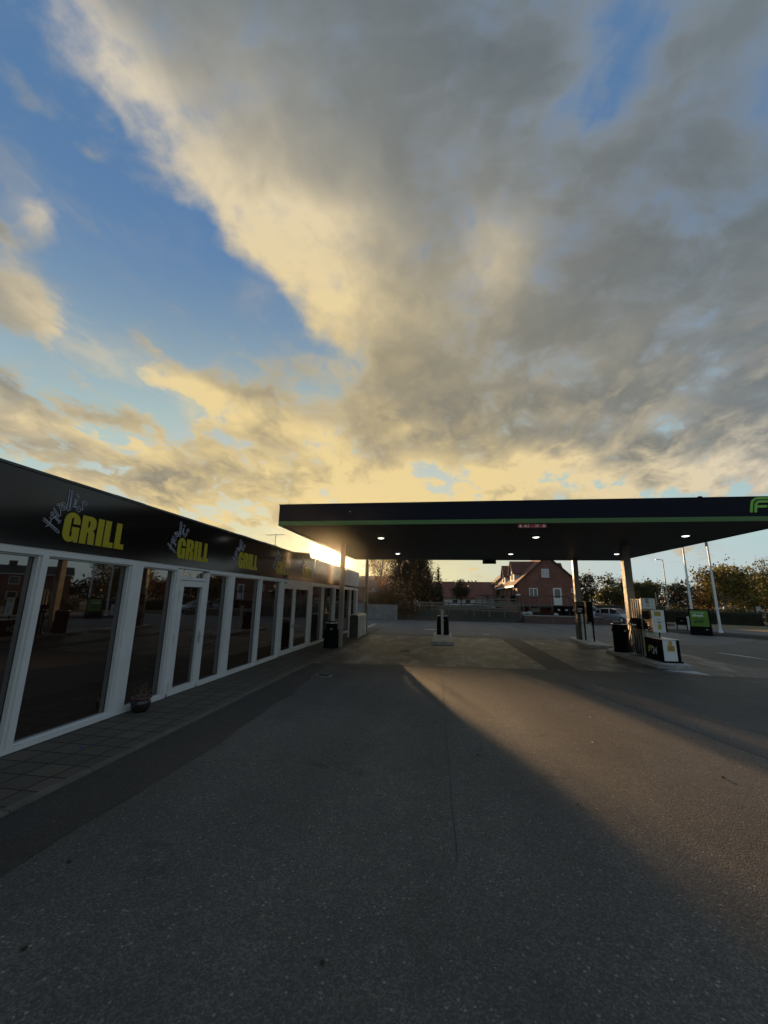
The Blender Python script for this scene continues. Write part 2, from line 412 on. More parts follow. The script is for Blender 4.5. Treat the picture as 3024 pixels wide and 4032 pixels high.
def grid_mat(name, col, joint, sx, sy, jw=0.012, off=0.0, var=0.18, rough=0.8, ox=0.0, oy=0.0, stain=0.0, light=None, row_along_x=True):
    """slabs or setts: brick texture in metres, tone differing per slab"""
    m = bpy.data.materials.new(name); m.use_nodes = True; q = NT(m.node_tree); b = bsdf(m); L = m.node_tree.links
    co = q.n('ShaderNodeTexCoord').outputs['Object']
    mp = q.n('ShaderNodeMapping', inp={'Vector': co, 'Location': (ox, oy, 0)}).outputs[0]
    wob = q.v('SCALE', q.v('SUBTRACT', q.noise(co, 3.0, 3, 0.5, out=1), (0.5, 0.5, 0.5)), scale=0.02)
    br = q.n('ShaderNodeTexBrick', offset=off, inp={'Vector': q.v('ADD', mp, wob), 'Color1': tuple(v*(1-var) for v in col)+(1,), 'Color2': tuple(v*(1+var) for v in col)+(1,),
             'Mortar': tuple(joint)+(1,), 'Scale': 1.0, 'Mortar Size': jw, 'Mortar Smooth': 0.25, 'Bias': 0.0, 'Brick Width': sx, 'Row Height': sy})
    c = br.outputs[0]
    n1 = q.noise(q.n('ShaderNodeMapping', inp={'Vector': co, 'Scale': (1.5, 0.55, 1)}).outputs[0], 1.0, 8, 0.68); n2 = q.noise(co, 14.0, 5, 0.7)
    if light: c = q.mix(q.smooth(n1, 0.46, 0.62, 0.0, 0.85), c, light)
    if stain: c = q.mix(q.smooth(q.noise(q.v('ADD', co, (9, 4, 0)), 0.7, 6, 0.6), 0.5, 0.7, 0.0, stain), c, (0.015, 0.013, 0.012))
    c = q.v('SCALE', c, scale=q.smooth(n2, 0.3, 0.7, 0.82, 1.18, 'LINEAR'))
    L.new(c, b.inputs['Base Color']); b.inputs['Roughness'].default_value = rough
    h = q.m('MULTIPLY_ADD', br.outputs['Fac'], -1.0, q.m('MULTIPLY', n2, 0.25))
    bp = q.n('ShaderNodeBump', inp={'Height': h, 'Strength': 0.6, 'Distance': 0.01}); L.new(bp.outputs[0], b.inputs['Normal'])
    return m

def brick_mat(name, c1, c2, mortar, bw=0.24, bh=0.075, axis='XZ'):
    m = bpy.data.materials.new(name); m.use_nodes = True; q = NT(m.node_tree); b = bsdf(m); L = m.node_tree.links
    co = q.n('ShaderNodeTexCoord').outputs['Object']; s = q.n('ShaderNodeSeparateXYZ', inp={0: co}).outputs
    uv = q.n('ShaderNodeCombineXYZ', inp={0: q.m('ADD', s[0], s[1]), 1: s[2]}).outputs[0]
    br = q.n('ShaderNodeTexBrick', inp={'Vector': uv, 'Color1': tuple(c1)+(1,), 'Color2': tuple(c2)+(1,), 'Mortar': tuple(mortar)+(1,), 'Scale': 1.0,
             'Mortar Size': 0.008, 'Mortar Smooth': 0.2, 'Bias': 0.0, 'Brick Width': bw, 'Row Height': bh})
    c = q.v('SCALE', br.outputs[0], scale=q.smooth(q.noise(co, 0.9, 6, 0.65), 0.3, 0.7, 0.75, 1.25, 'LINEAR'))
    L.new(c, b.inputs['Base Color']); b.inputs['Roughness'].default_value = 0.85
    bp = q.n('ShaderNodeBump', inp={'Height': q.m('MULTIPLY', br.outputs['Fac'], -1.0), 'Strength': 0.5, 'Distance': 0.008}); L.new(bp.outputs[0], b.inputs['Normal'])
    return m
def tile_roof_mat(name, c1, c2):
    m = brick_mat(name, c1, c2, tuple(v*0.35 for v in c1), 0.3, 0.34); return m
def plank_mat(name, col, pw=0.15, axis=0, rough=0.7, gap=0.25):
    m = bpy.data.materials.new(name); m.use_nodes = True; q = NT(m.node_tree); b = bsdf(m); L = m.node_tree.links
    co = q.n('ShaderNodeTexCoord').outputs['Object']; s = q.n('ShaderNodeSeparateXYZ', inp={0: co}).outputs
    x = q.m('DIVIDE', s[axis], pw); fr = q.m('FRACT', x); idx = q.m('FLOOR', x)
    edge = q.smooth(q.m('ABSOLUTE', q.m('SUBTRACT', fr, 0.5)), 0.42, 0.49)
    wn = q.n('ShaderNodeTexWhiteNoise', noise_dimensions='1D'); L.new(idx, wn.inputs['W'])
    st = q.n('ShaderNodeMapping', inp={'Vector': co, 'Scale': ((8, 0.5, 8), (0.5, 8, 8), (8, 8, 0.5))[1 if axis == 1 else 0]}).outputs[0]
    tone = q.m('MULTIPLY_ADD', wn.outputs[0], 0.5, q.m('MULTIPLY_ADD', q.noise(st, 2.0, 6, 0.65), 0.7, 0.4))
    c = q.mix(q.m('MULTIPLY', edge, 0.85), q.v('SCALE', tuple(col), scale=tone), tuple(v*gap for v in col))
    L.new(c, b.inputs['Base Color']); b.inputs['Roughness'].default_value = rough
    bp = q.n('ShaderNodeBump', inp={'Height': q.m('MULTIPLY', edge, -1.0), 'Strength': 0.6, 'Distance': 0.01}); L.new(bp.outputs[0], b.inputs['Normal'])
    return m
def glass_mat(name, col=(0.008, 0.005, 0.004), ior=1.75, wav=0.0):
    m = pm(name, col, 0.015, ior=ior); q = NT(m.node_tree)
    if wav:
        co = q.n('ShaderNodeTexCoord').outputs['Object']
        bp = q.n('ShaderNodeBump', inp={'Height': q.noise(co, 0.9, 2, 0.4), 'Strength': wav, 'Distance': 0.02}); m.node_tree.links.new(bp.outputs[0], bsdf(m).inputs['Normal'])
    return m
def leaf_mat(name, cols, trans=0.35, scale=0.9):
    m = bpy.data.materials.new(name); m.use_nodes = True; q = NT(m.node_tree); b = bsdf(m); L = m.node_tree.links
    co = q.n('ShaderNodeTexCoord').outputs['Object']; ge = q.n('ShaderNodeNewGeometry')
    f = q.m('MULTIPLY_ADD', q.m('SUBTRACT', ge.outputs['Random Per Island'], 0.5), 0.45, q.noise(co, scale, 3, 0.6), clamp=True)
    n = len(cols); c = q.ramp(f, [(0.25+0.5*i/(n-1), cols[i]) for i in range(n)])
    L.new(c, b.inputs['Base Color']); b.inputs['Roughness'].default_value = 0.55; b.inputs['Specular IOR Level'].default_value = 0.3
    t = q.n('ShaderNodeBsdfTranslucent', inp={0: c}); mx = q.n('ShaderNodeMixShader', inp={0: trans, 1: b.outputs[0], 2: t.outputs[0]})
    L.new(mx.outputs[0], m.node_tree.nodes['Material Output'].inputs['Surface'])
    return m

M = {}
M['asphalt'] = asphalt('asphalt', (0.036, 0.031, 0.025), (0.150, 0.128, 0.100), 80.0)
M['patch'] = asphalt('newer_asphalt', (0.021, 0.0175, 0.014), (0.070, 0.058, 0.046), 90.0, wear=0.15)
M['lane'] = asphalt('lane_asphalt', (0.022, 0.020, 0.018), (0.066, 0.060, 0.052), 95.0, wear=0.2)
M['road'] = asphalt('road_asphalt', (0.065, 0.061, 0.056), (0.18, 0.168, 0.15), 70.0, wear=0.15)
M['slabs'] = grid_mat('pavement_slabs', (0.100, 0.077, 0.051), (0.012, 0.011, 0.010), 0.39, 0.337, 0.013, 0.0, 0.16, oy=-0.012, ox=4.69)
M['kerbstone'] = pm('kerbstone', (0.125, 0.104, 0.074), 0.85, var=(3.0, 0.3), bump=(30, 0.4))
M['apron'] = grid_mat('concrete_blocks', (0.072, 0.064, 0.056), (0.022, 0.02, 0.017), 0.5, 0.25, 0.008, 0.5, 0.15, rough=0.55, stain=0.9, light=(0.245, 0.22, 0.19))
M['island'] = pm('island_concrete', (0.50, 0.465, 0.42), 0.8, var=(2.5, 0.3), bump=(25, 0.4))
M['island_edge'] = pm('island_edge', (0.26, 0.25, 0.235), 0.6, var=(5, 0.4))
M['grass'] = pm('lawn_grass', (0.032, 0.029, 0.015), 0.9, var=(1.3, 0.5), bump=(22, 1.0, 0.05))
M['soil'] = pm('planting_soil', (0.030, 0.024, 0.019), 0.95, var=(3, 0.5), bump=(18, 1.0, 0.04))
M['drygrass'] = pm('dry_grass', (0.20, 0.15, 0.07), 0.9, var=(1.2, 0.4), bump=(20, 1.0, 0.05))
M['paint'] = pm('road_paint', (0.62, 0.61, 0.58), 0.7, var=(7, 0.3))
M['frame'] = pm('white_window_frame', (0.62, 0.59, 0.56), 0.35, var=(1.5, 0.06))
M['rubber'] = pm('black_rubber', (0.015, 0.015, 0.015), 0.6)
M['glass'] = glass_mat('dark_shop_glass', (0.020, 0.0095, 0.006), 2.4, 0.05)
M['housewin'] = glass_mat('window_glass', (0.03, 0.03, 0.03), 1.6)
M['fascia'] = pm('black_fascia', (0.010, 0.007, 0.007), 0.13, var=(0.6, 0.1), spec=0.42)
M['felt'] = pm('roof_felt', (0.09, 0.085, 0.08), 0.95, var=(6, 0.4), bump=(40, 0.8))
M['yellow'] = pm('yellow_vinyl', (0.40, 0.31, 0.004), 0.45)
M['outline'] = pm('white_vinyl', (0.40, 0.40, 0.46), 0.4)
M['navyvinyl'] = pm('navy_vinyl', (0.02, 0.02, 0.07), 0.4)
M['greypanel'] = pm('grey_panel', (0.50, 0.48, 0.45), 0.45, var=(1.0, 0.1))
M['steel'] = pm('brushed_steel', (0.55, 0.55, 0.55), 0.32, 1.0)
M['darkint'] = pm('dark_render', (0.05, 0.045, 0.04), 0.8, var=(1, 0.2))
M['navy'] = pm('canopy_navy_panel', (0.005, 0.006, 0.014), 0.5, var=(0.5, 0.15), spec=0.12)
M['green'] = pm('canopy_green_band', (0.050, 0.135, 0.020), 0.4)
M['logogreen'] = pm('logo_green', (0.20, 0.46, 0.04), 0.4)
M['logogrey'] = pm('logo_grey', (0.50, 0.50, 0.52), 0.4)
M['soffit'] = plank_mat('canopy_soffit_boards', (0.030, 0.024, 0.019), 0.22, 1, 0.55)
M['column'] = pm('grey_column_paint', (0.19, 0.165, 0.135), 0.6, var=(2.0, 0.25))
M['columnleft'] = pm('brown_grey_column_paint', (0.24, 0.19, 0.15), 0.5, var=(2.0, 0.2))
M['lens'] = pm('lit_lamp_lens', (0.9, 0.9, 0.85), 0.4, emit=((1.0, 0.97, 0.86), 2.2))
M['red'] = pm('sign_red', (0.42, 0.010, 0.014), 0.4)
M['white'] = pm('sign_white', (0.75, 0.74, 0.72), 0.45)
M['pumpwhite'] = pm('pump_white_panel', (0.62, 0.62, 0.63), 0.35, var=(2, 0.08))
M['pumpbeige'] = pm('pump_ivory_panel', (0.52, 0.49, 0.40), 0.45, var=(4, 0.2))
M['black'] = pm('black_plastic', (0.007, 0.007, 0.008), 0.85, var=(3, 0.2), spec=0.03)
M['black2'] = pm('black_gloss', (0.006, 0.006, 0.008), 0.6, spec=0.05)
M['sticker'] = pm('yellow_sticker', (0.55, 0.42, 0.01), 0.5)
M['print'] = pm('grey_print', (0.10, 0.10, 0.11), 0.6)
M['printlight'] = pm('pale_print', (0.42, 0.43, 0.44), 0.6)
M['orange'] = pm('amber_sticker', (0.50, 0.28, 0.05), 0.5)
M['rim'] = pm('bin_rim_metal', (0.70, 0.70, 0.68), 0.25, 0.7)
M['pot'] = pm('dark_glazed_pot', (0.016, 0.013, 0.013), 0.22, var=(6, 0.3))
M['potrim'] = pm('terracotta_rim', (0.10, 0.045, 0.03), 0.6, var=(9, 0.3))
M['twig'] = pm('dry_twig', (0.16, 0.11, 0.07), 0.9)
M['silver'] = pm('cabinet_metal', (0.60, 0.56, 0.48), 0.38, 0.2, var=(1.5, 0.15))
M['brick'] = brick_mat('red_brick', (0.165, 0.052, 0.034), (0.24, 0.080, 0.050), (0.14, 0.10, 0.08))
M['brickdark'] = brick_mat('dark_brick', (0.085, 0.045, 0.034), (0.13, 0.065, 0.046), (0.09, 0.08, 0.07))
M['rooftile'] = tile_roof_mat('red_roof_tiles', (0.135, 0.045, 0.028), (0.19, 0.07, 0.042))
M['roofdark'] = tile_roof_mat('dark_roof_tiles', (0.05, 0.04, 0.035), (0.08, 0.06, 0.05))
M['wood'] = pm('weathered_wood', (0.14, 0.115, 0.09), 0.85, var=(5, 0.35))
M['wooddark'] = pm('dark_stained_wood', (0.035, 0.025, 0.020), 0.75, var=(5, 0.3))
M['render'] = pm('white_render', (0.62, 0.60, 0.56), 0.85, var=(1.2, 0.12))
M['concrete'] = pm('old_concrete', (0.19, 0.18, 0.165), 0.9, var=(1.3, 0.3), bump=(14, 0.5))
M['trunk'] = pm('tree_bark', (0.07, 0.052, 0.038), 0.9, var=(4, 0.3), bump=(15, 0.8, 0.03))
M['birch'] = pm('pale_bark', (0.22, 0.19, 0.16), 0.8, var=(4, 0.35))
M['carwhite'] = pm('white_car_paint', (0.62, 0.63, 0.65), 0.25, coat=0.8)
M['carsilver'] = pm('silver_car_paint', (0.36, 0.37, 0.39), 0.28, 0.5, coat=0.8)
M['carglass'] = glass_mat('car_glass', (0.012, 0.013, 0.016), 1.6)
M['headlight'] = pm('headlight_lens', (0.75, 0.76, 0.78), 0.1, 0.3)
M['leafgreen'] = leaf_mat('green_leaves', [(0.030, 0.038, 0.012), (0.060, 0.072, 0.020), (0.115, 0.105, 0.026)])
M['leafdark'] = leaf_mat('dark_evergreen_leaves', [(0.011, 0.013, 0.006), (0.020, 0.022, 0.009), (0.034, 0.032, 0.012)], 0.12)
M['leafautumn'] = leaf_mat('autumn_leaves', [(0.10, 0.055, 0.014), (0.19, 0.10, 0.022), (0.27, 0.155, 0.035)], 0.45)
M['leafgold'] = leaf_mat('yellowing_leaves', [(0.050, 0.052, 0.014), (0.13, 0.115, 0.026), (0.26, 0.20, 0.040)], 0.42)
M['hedge'] = leaf_mat('hedge_leaves', [(0.010, 0.012, 0.006), (0.018, 0.020, 0.009), (0.03, 0.03, 0.012)], 0.1)
M['poster'] = pm('poster_green', (0.105, 0.22, 0.022), 0.4)
M['posterdark'] = pm('poster_dark_ink', (0.015, 0.045, 0.012), 0.5)
M['posterlight'] = pm('poster_pale_ink', (0.62, 0.72, 0.60), 0.5)
M['flag'] = pm('dark_flag_cloth', (0.012, 0.012, 0.016), 0.8)
M['pole'] = pm('white_pole', (0.68, 0.67, 0.66), 0.4, var=(1, 0.08))
M['lampgrey'] = pm('galvanised_post', (0.38, 0.37, 0.35), 0.5, 0.4)
M['globe'] = pm('globe_lamp', (0.8, 0.75, 0.6), 0.3, emit=((1.0, 0.85, 0.5), 1.2))
M['stone'] = pm('pale_stone', (0.36, 0.34, 0.30), 0.85, var=(3, 0.25), bump=(8, 0.6, 0.05))
M['deadleaf'] = pm('dead_leaf', (0.055, 0.032, 0.018), 0.9)
M['pebble'] = pm('white_pebble', (0.7, 0.68, 0.62), 0.6)
M['bluecap'] = pm('blue_plastic', (0.02, 0.03, 0.16), 0.4)
M['tar'] = pm('tar_seam', (0.032, 0.029, 0.026), 0.7)

# ------------------------------------------------------------------ ground, pavement, roads
g = MB(); g.add([(-500, -300, 0), (500, -300, 0), (500, 900, 0), (-500, 900, 0)], [(0, 1, 2, 3)]); structure('ground', g, M['asphalt'])
def sheet(name, pts, z, mat):
    b = MB(); b.add([(x, y, z) for x, y in pts], [tuple(range(len(pts)))]); return structure(name, b, mat)
sheet('road', [(-120, 27.2), (5.3, 25.6), (14, 24.0), (22, 31.0), (60, 28), (120, 30), (120, 80), (20, 80), (16.5, 42.2), (-120, 42.2)], 0.004, M['road'])
sheet('concrete_apron', [(-4.36, 13.75), (3.42, 14.35), (3.34, 24.7), (-4.36, 24.7)], 0.005, M['apron'])
sheet('concrete_apron', [(4.42, 14.45), (10.6, 14.3), (10.6, 24.6), (4.42, 24.6)], 0.005, M['apron'])
sheet('lane', [(3.42, 14.35), (4.42, 14.45), (4.42, 24.6), (3.34, 24.7)], 0.0045, M['lane'])
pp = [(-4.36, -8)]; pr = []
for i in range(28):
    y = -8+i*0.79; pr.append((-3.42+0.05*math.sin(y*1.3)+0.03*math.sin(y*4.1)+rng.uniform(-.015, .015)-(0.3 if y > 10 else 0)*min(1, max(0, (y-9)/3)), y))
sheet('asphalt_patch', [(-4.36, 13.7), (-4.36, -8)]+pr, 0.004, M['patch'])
b = MB(); b.box(-5.93, -4.47, -8, 30, -0.1, 0.022); structure('pavement', b, M['slabs'])
b = MB(); y = -8.0
while y < 30:
    b.box(-4.467+rng.uniform(-.004, .004), -4.36+rng.uniform(-.006, .006), y+0.004, y+0.99, -0.1, 0.026+rng.uniform(-.003, .003)); y += 1.0
structure('kerb', b, M['kerbstone'])
def seam(pts, w):
    b = MB()
    for (x0, y0), (x1, y1) in zip(pts, pts[1:]):
        d = Vector((y1-y0, x0-x1)).normalized()*w/2
        b.add([(x0-d.x, y0-d.y, .0035), (x0+d.x, y0+d.y, .0035), (x1+d.x, y1+d.y, .0035), (x1-d.x, y1-d.y, .0035)], [(0, 1, 2, 3)])
    structure('tar_seam', b, M['tar'])
def wob(x0, y0, x1, y1, n=14, a=.012): return [(x0+(x1-x0)*i/n+rng.uniform(-a, a), y0+(y1-y0)*i/n) for i in range(n+1)]
seam(wob(-0.05, 13.9, 0.10, 4.0, 30, .008), 0.010); seam(wob(3.4, 12.0, 5.5, 4.0, 30, .008), 0.011); seam(wob(2.05, 14.2, 6.9, 6.0, 34, .01), 0.014)
def paint(pts, name='marking_and_puddle'): sheet(name, pts, 0.008, M['paint'])
paint([(7.2, 15.10), (8.30, 14.45), (8.25, 15.28)]); paint([(12.4, 21.15), (12.62, 20.2), (13.1, 18.8), (12.95, 19.9), (12.6, 20.9)])
paint([(-5.66, 31.0), (-5.52, 31.0), (-5.6, 35), (-5.72, 35)]); paint([(2.6, 27.3), (3.05, 27.28), (3.05, 27.52), (2.6, 27.54)])
paint([(5.1, 25.2), (5.45, 25.17), (5.45, 25.3), (5.1, 25.33)]); paint([(5.9, 25.05), (6.5, 25.0), (6.5, 25.1), (5.9, 25.15)])
paint([(-1.45, 30.2), (-0.9, 30.05), (-0.2, 30.1), (-0.2, 30.45), (-0.9, 30.5)])  # puddle, its bright reflection put in as white paint
def cover_plate(x, y, r, label):
    b = MB(); b.lathe([(r, 0), (r, 0.012)], (0, 0, 0), 20)
    t = thing('drain_cover', label, 'drain cover', (x, y, 0.004)); b.build('rim', M['island_edge'], t)
    b = MB()
    for i in range(5): b.box(-r*.75, r*.75, -r*.7+i*r*.32, -r*.7+i*r*.32+r*.16, 0.012, 0.018)
    b.build('grate', M['rubber'], t)
cover_plate(-3.34, 11.64, 0.22, 'small iron drain cover in the asphalt near the pavement kerb')
cover_plate(-1.55, 17.6, 0.25, 'dark round drain cover on the concrete apron before the middle island')
# raised garden ground behind the walls, sloping up from the street
def gh(x, y):
    t = min(1, max(0, (y-42.3)/1.6)); base = 1.15 if x < 6 else (0.72 if x > 8.2 else 1.15-0.43*(x-6)/2.2)
    if 8.2 < x: t = min(1, max(0, (y-42.28)/0.05))
    if x > 15.5: t *= max(0, 1-(x-15.5)/1.2)
    h = base*t*t*(3-2*t) if x <= 8.2 else base*t
    return h+max(0, min(1, (y-46)/16))*0.25*(x < 8.5)-0.03
b = MB(); xs = [-60, -30, -20]+[-14+i*1.0 for i in range(22)]+[8.21+i*0.9 for i in range(9)]+[16.8]; ys = [42.25, 42.31, 42.5, 42.8, 43.1, 43.5, 44, 45, 46, 48, 52, 58, 66, 80, 120]
for yy in ys:
    for xx in xs: b.v.append((xx, yy, gh(xx, yy)+(rng.uniform(-.02, .02) if yy > 42.4 and xx < 8 else 0)))
nx = len(xs)
for j in range(len(ys)-1):
    for i in range(nx-1): b.f.append((j*nx+i, j*nx+i+1, (j+1)*nx+i+1, (j+1)*nx+i)); b.mi.append(0); b.sm.append(True)
structure('garden_terrain', b, M['grass'])
sheet('grass_strip', [(26.3, 38.2), (60, 30), (120, 36), (120, 75), (24, 60), (23.6, 47.6)], 0.009, M['drygrass'])
# planted verge with its kerb between forecourt and side road
vp = [(17.0, 36.2), (17.3, 33.0), (18.6, 31.8), (20.35, 29.0), (24.0, 26.2), (40, 20), (40, 22), (26, 28.5), (22.0, 31.6), (20.4, 34.6), (19.2, 36.6)]
b = MB(); b.prism(vp, -0.05, 0.10); structure('verge_kerb', b, M['kerbstone'])
cx = sum(p[0] for p in vp)/len(vp); cy = sum(p[1] for p in vp)/len(vp)
b = MB()
def inset(p, q, r, d=0.12):
    a = (Vector(q)-Vector(p)).normalized(); c = (Vector(r)-Vector(q)).normalized(); n = Vector((-(a+c).y, (a+c).x)).normalized(); return Vector(q)+n*d
vi = [inset(vp[i-1], vp[i], vp[(i+1) % len(vp)]) for i in range(len(vp))]
b.prism([(p.x, p.y) for p in vi], 0.0, 0.13); structure('verge_soil', b, M['soil'])
# ------------------------------------------------------------------ shop building (grill)
XF = -5.92
shop = thing('shop_building', 'long low shop with tall dark glass front, white frames and black fascia lettered GRILL', 'shop', (XF, 10, 0))
def sb(name, mb, mat, parent=shop):
    mb.v = [(x-XF, y-10, z) for (x, y, z) in mb.v]; return mb.build(name, mat, parent)
Y0, Y1 = -7.0, 28.6
b = MB(); b.box(-16, -6.12, Y0, Y1, 0, 3.86); sb('wall', b, M['darkint'])
b = MB(); b.box(-16.1, -6.0, Y0-.05, Y1+.05, 3.862, 3.94); sb('roof', b, M['felt'])
b = MB()
for i, (a, c) in enumerate(((-7.0, 0.6), (0.6, 4.2), (4.2, 7.9), (7.9, 10.35), (10.35, 13.05), (13.05, 15.9), (15.9, 18.2))):
    b.box(-6.1, XF+0.012+(0.002 if i % 2 else 0), a+0.004, c-0.004, 2.845, 3.925)
sb('fascia', b, M['fascia'])
b = MB(); b.box(-6.1, XF+0.012, 18.23, 24.2, 2.845, 3.925); sb('fascia', b, M['fascia'])
b = MB(); b.box(-6.1, XF+0.016, 24.24, 28.55, 2.95, 3.925); sb('fascia', b, M['greypanel'])['label'] = 'pale grey blank fascia panel at the far end'
b = MB(); b.box(-6.1, XF+0.03, 24.12, 24.22, 2.85, 3.92); b.box(-6.1, XF+0.03, 18.2, 18.28, 3.3, 3.92); sb('fascia_trim', b, M['white'])
b = MB(); b.prof([(15.0, 3.94), (17.55, 4.17), (17.62, 3.95)], (0, 0, 0), (0, 1, 0), (0, 0, 1), -6.35, -5.93); sb('roof_upstand', b, M['felt'])
b = MB()
yy = Y0
while yy < Y1:   # bitumen edge strip, slightly uneven
    L = rng.uniform(.5, 1.3); e = min(Y1, yy+L); b.box(-6.05, XF+0.035, yy, e-.003, 3.927, 3.968+rng.uniform(-.004, .006)); yy = e
sb('roof_edge', b, M['felt'])
b = MB(); b.box(-6.08, XF-0.006, Y0, 8.34, 2.74, 2.842); b.box(-6.08, XF-0.006, 9.63, 15.0, 2.74, 2.842); b.box(-6.08, XF-0.006, 8.34, 9.63, 2.785, 2.842); b.box(-6.08, XF-0.006, 15, 28.4, 2.68, 2.842); sb('frame_head', b, M['frame'])
b = MB(); b.box(-6.08, XF+0.004, Y0, 8.415, 0.0, 0.085); b.box(-6.08, XF+0.004, 9.58, 14.5, 0.0, 0.085); b.box(-6.08, XF+0.004, 18.1, 28.4, 0.0, 0.085); sb('frame_sill', b, M['frame'])
posts = [(-6.9, -6.7), (-4.9, -4.75), (-2.9, -2.8), (-0.9, -0.7), (1.1, 1.2), (3.2, 3.35), (5.19, 5.287), (6.98, 7.268), (8.34, 8.477), (9.50, 9.633), (10.68, 10.94), (12.68, 12.773), (14.44, 14.653), (17.76, 18.15), (19.93, 20.02), (21.95, 22.3), (24.1, 24.4), (26.2, 26.3), (28.1, 28.4)]
for i, (a, c) in enumerate(posts):
    b = MB(); top = 2.742 if i not in (8, 9) else 2.787
    b.box(-6.08, XF, a, c, 0.083, 2.742); b.box(-6.035, XF-0.035, a-0.035, a-0.002, 0.083, 2.74); sb('frame_post', b, M['frame'])
for (a, c), (d, e) in zip(posts, posts[1:]):
    if abs(c-8.477) < .01 or abs(c-14.653) < .01: continue
    b = MB(); b.box(-6.06, -6.045, c, d-0.03, 0.08, 2.745); sb('window_pane', b, M['glass'])
    b = MB(); b.box(-6.05, XF-0.06, c, d-.03, 0.083, 0.11); b.box(-6.05, XF-.06, c, d-.03, 2.715, 2.742); sb('glazing_bead', b, M['frame'])
# the hinged door with its toplight
dr = MB(); dr.box(-6.0, XF+0.01, 8.478, 8.615, 0.03, 2.515); dr.box(-6.0, XF+0.01, 9.36, 9.498, 0.03, 2.515); dr.box(-6.0, XF+0.01, 8.617, 9.358, 2.38, 2.515); dr.box(-6.0, XF+0.01, 8.617, 9.358, 0.03, 0.168)
door = sb('door', dr, M['frame']); door['label'] = 'white framed single glass door with lever handle'
def sub(name, mb, mat, parent): return sb(name, mb, mat, parent)
b = MB(); b.box(-5.985, -5.975, 8.61, 9.365, 0.16, 2.385); sub('door_pane', b, M['glass'], door)
b = MB(); b.box(XF+.01, XF+.02, 9.40, 9.445, 1.05, 1.33); b.tube([(XF+.02, 9.43, 1.22), (XF+.065, 9.43, 1.22), (XF+.065, 9.30, 1.22)], 0.011); b.tube([(XF+.02, 9.42, 1.10), (XF+.035, 9.42, 1.10)], .014); sub('handle', b, M['steel'], door)
for z in (2.24, 1.25, 0.26):
    b = MB(); b.tube([(XF+.03, 8.478, z-.09), (XF+.03, 8.478, z+.07)], 0.014); b.box(XF+.01, XF+.034, 8.49, 8.55, z-.02, z+.055); sub('hinge', b, M['frame'], door)
b = MB(); b.box(-6.06, XF-0.004, 8.477, 9.5, 2.53, 2.60); sb('transom_bar', b, M['frame'])
b = MB(); b.box(-6.03, -6.02, 8.477, 9.5, 2.6, 2.785); sb('toplight_pane', b, M['glass'])
# the double sliding door
b = MB(); b.box(-6.06, XF, 14.655, 17.758, 2.60, 2.678); sb('transom_bar', b, M['frame'])
for (a, c) in ((14.66, 15.88), (15.92, 17.75)):
    d = MB(); d.box(-6.02, XF-0.02, a, a+.11, 0.03, 2.598); d.box(-6.02, XF-.02, c-.11, c, 0.03, 2.598); d.box(-6.02, XF-.02, a+.112, c-.112, 2.49, 2.598); d.box(-6.02, XF-.02, a+.112, c-.112, .03, .20)
    l = sb('sliding_door', d, M['frame']); b = MB(); b.box(-5.99, -5.98, a+.1, c-.1, .18, 2.5); sub('door_pane', b, M['glass'], l)
b = MB(); b.box(XF-.02, XF+.0, 15.86, 15.9, 0.95, 1.10); sb('door_lock', b, M['black'])
# lettering: GRILL in heavy condensed capitals, the curly word above it
def heavy(ch):
    """polygons of a heavy condensed capital in a 1 x 1 cell; returns (outlines, width)"""
    if ch == 'I': return [[(0, 0), (.30, 0), (.30, 1), (0, 1)]], .30
    if ch == 'L': return [[(0, 0), (.52, 0), (.52, .2), (.30, .2), (.30, 1), (0, 1)]], .52
    if ch == 'R':
        o = [(0, 0), (.29, 0), (.29, .42), (.36, .40), (.37, .05), (.39, 0), (.68, 0), (.66, .06), (.66, .33), (.63, .45), (.55, .51), (.63, .56), (.67, .66), (.67, .80), (.63, .91), (.54, .98), (.42, 1), (0, 1)]
        h = [(.29, .59), (.35, .60), (.38, .65), (.38, .78), (.35, .83), (.29, .84)]
        return [(o, h)], .68
    a = []
    for i in range(9):
        t = math.pi*i/8; a.append((.34+.34*math.cos(t), .70+.31*math.sin(t)))      # outer top, right to left
    bt = []
    for i in range(7):
        t = math.pi+math.pi/2*i/6*1.0; bt.append((.30+.30*math.cos(t), .28+.29*math.sin(t)))
    inner_top = [(.29, .74), (.30, .81), (.34, .835), (.38, .81), (.385, .74), (.385, .62), (.68, .62)]
    g_ = [(.68, .62)]+a+[(0, .28)]+bt[1:]+[(.44, .02), (.49, .08), (.50, 0), (.68, 0), (.68, .52), (.36, .52), (.36, .36), (.385, .36), (.385, .22), (.36, .165), (.32, .165), (.29, .22), (.29, .74)]+inner_top[1:-1]
    return [g_], .68
def letter_mesh(mb, polys, org, u, w, su, sw, d):
    u, w = Vector(u), Vector(w); nn = u.cross(w); bm = bmesh.new()
    for pl in polys:
        outs = pl if isinstance(pl, tuple) else (pl,)
        edges = []
        for o in outs:
            vs = [bm.verts.new((p[0]*su, p[1]*sw, 0)) for p in o]
            edges += [bm.edges.new((vs[i], vs[(i+1) % len(vs)])) for i in range(len(vs))]
        r = bmesh.ops.triangle_fill(bm, use_beauty=True, use_dissolve=False, edges=edges)
    fs = list(bm.faces); r = bmesh.ops.extrude_face_region(bm, geom=fs)
    bmesh.ops.translate(bm, vec=(0, 0, d), verts=[e for e in r['geom'] if isinstance(e, bmesh.types.BMVert)])
    bm.verts.index_update()
    mb.add([Vector(org)+u*v.co.x+w*v.co.y+nn*v.co.z for v in bm.verts], [[v.index for v in f.verts] for f in bm.faces]); bm.free()
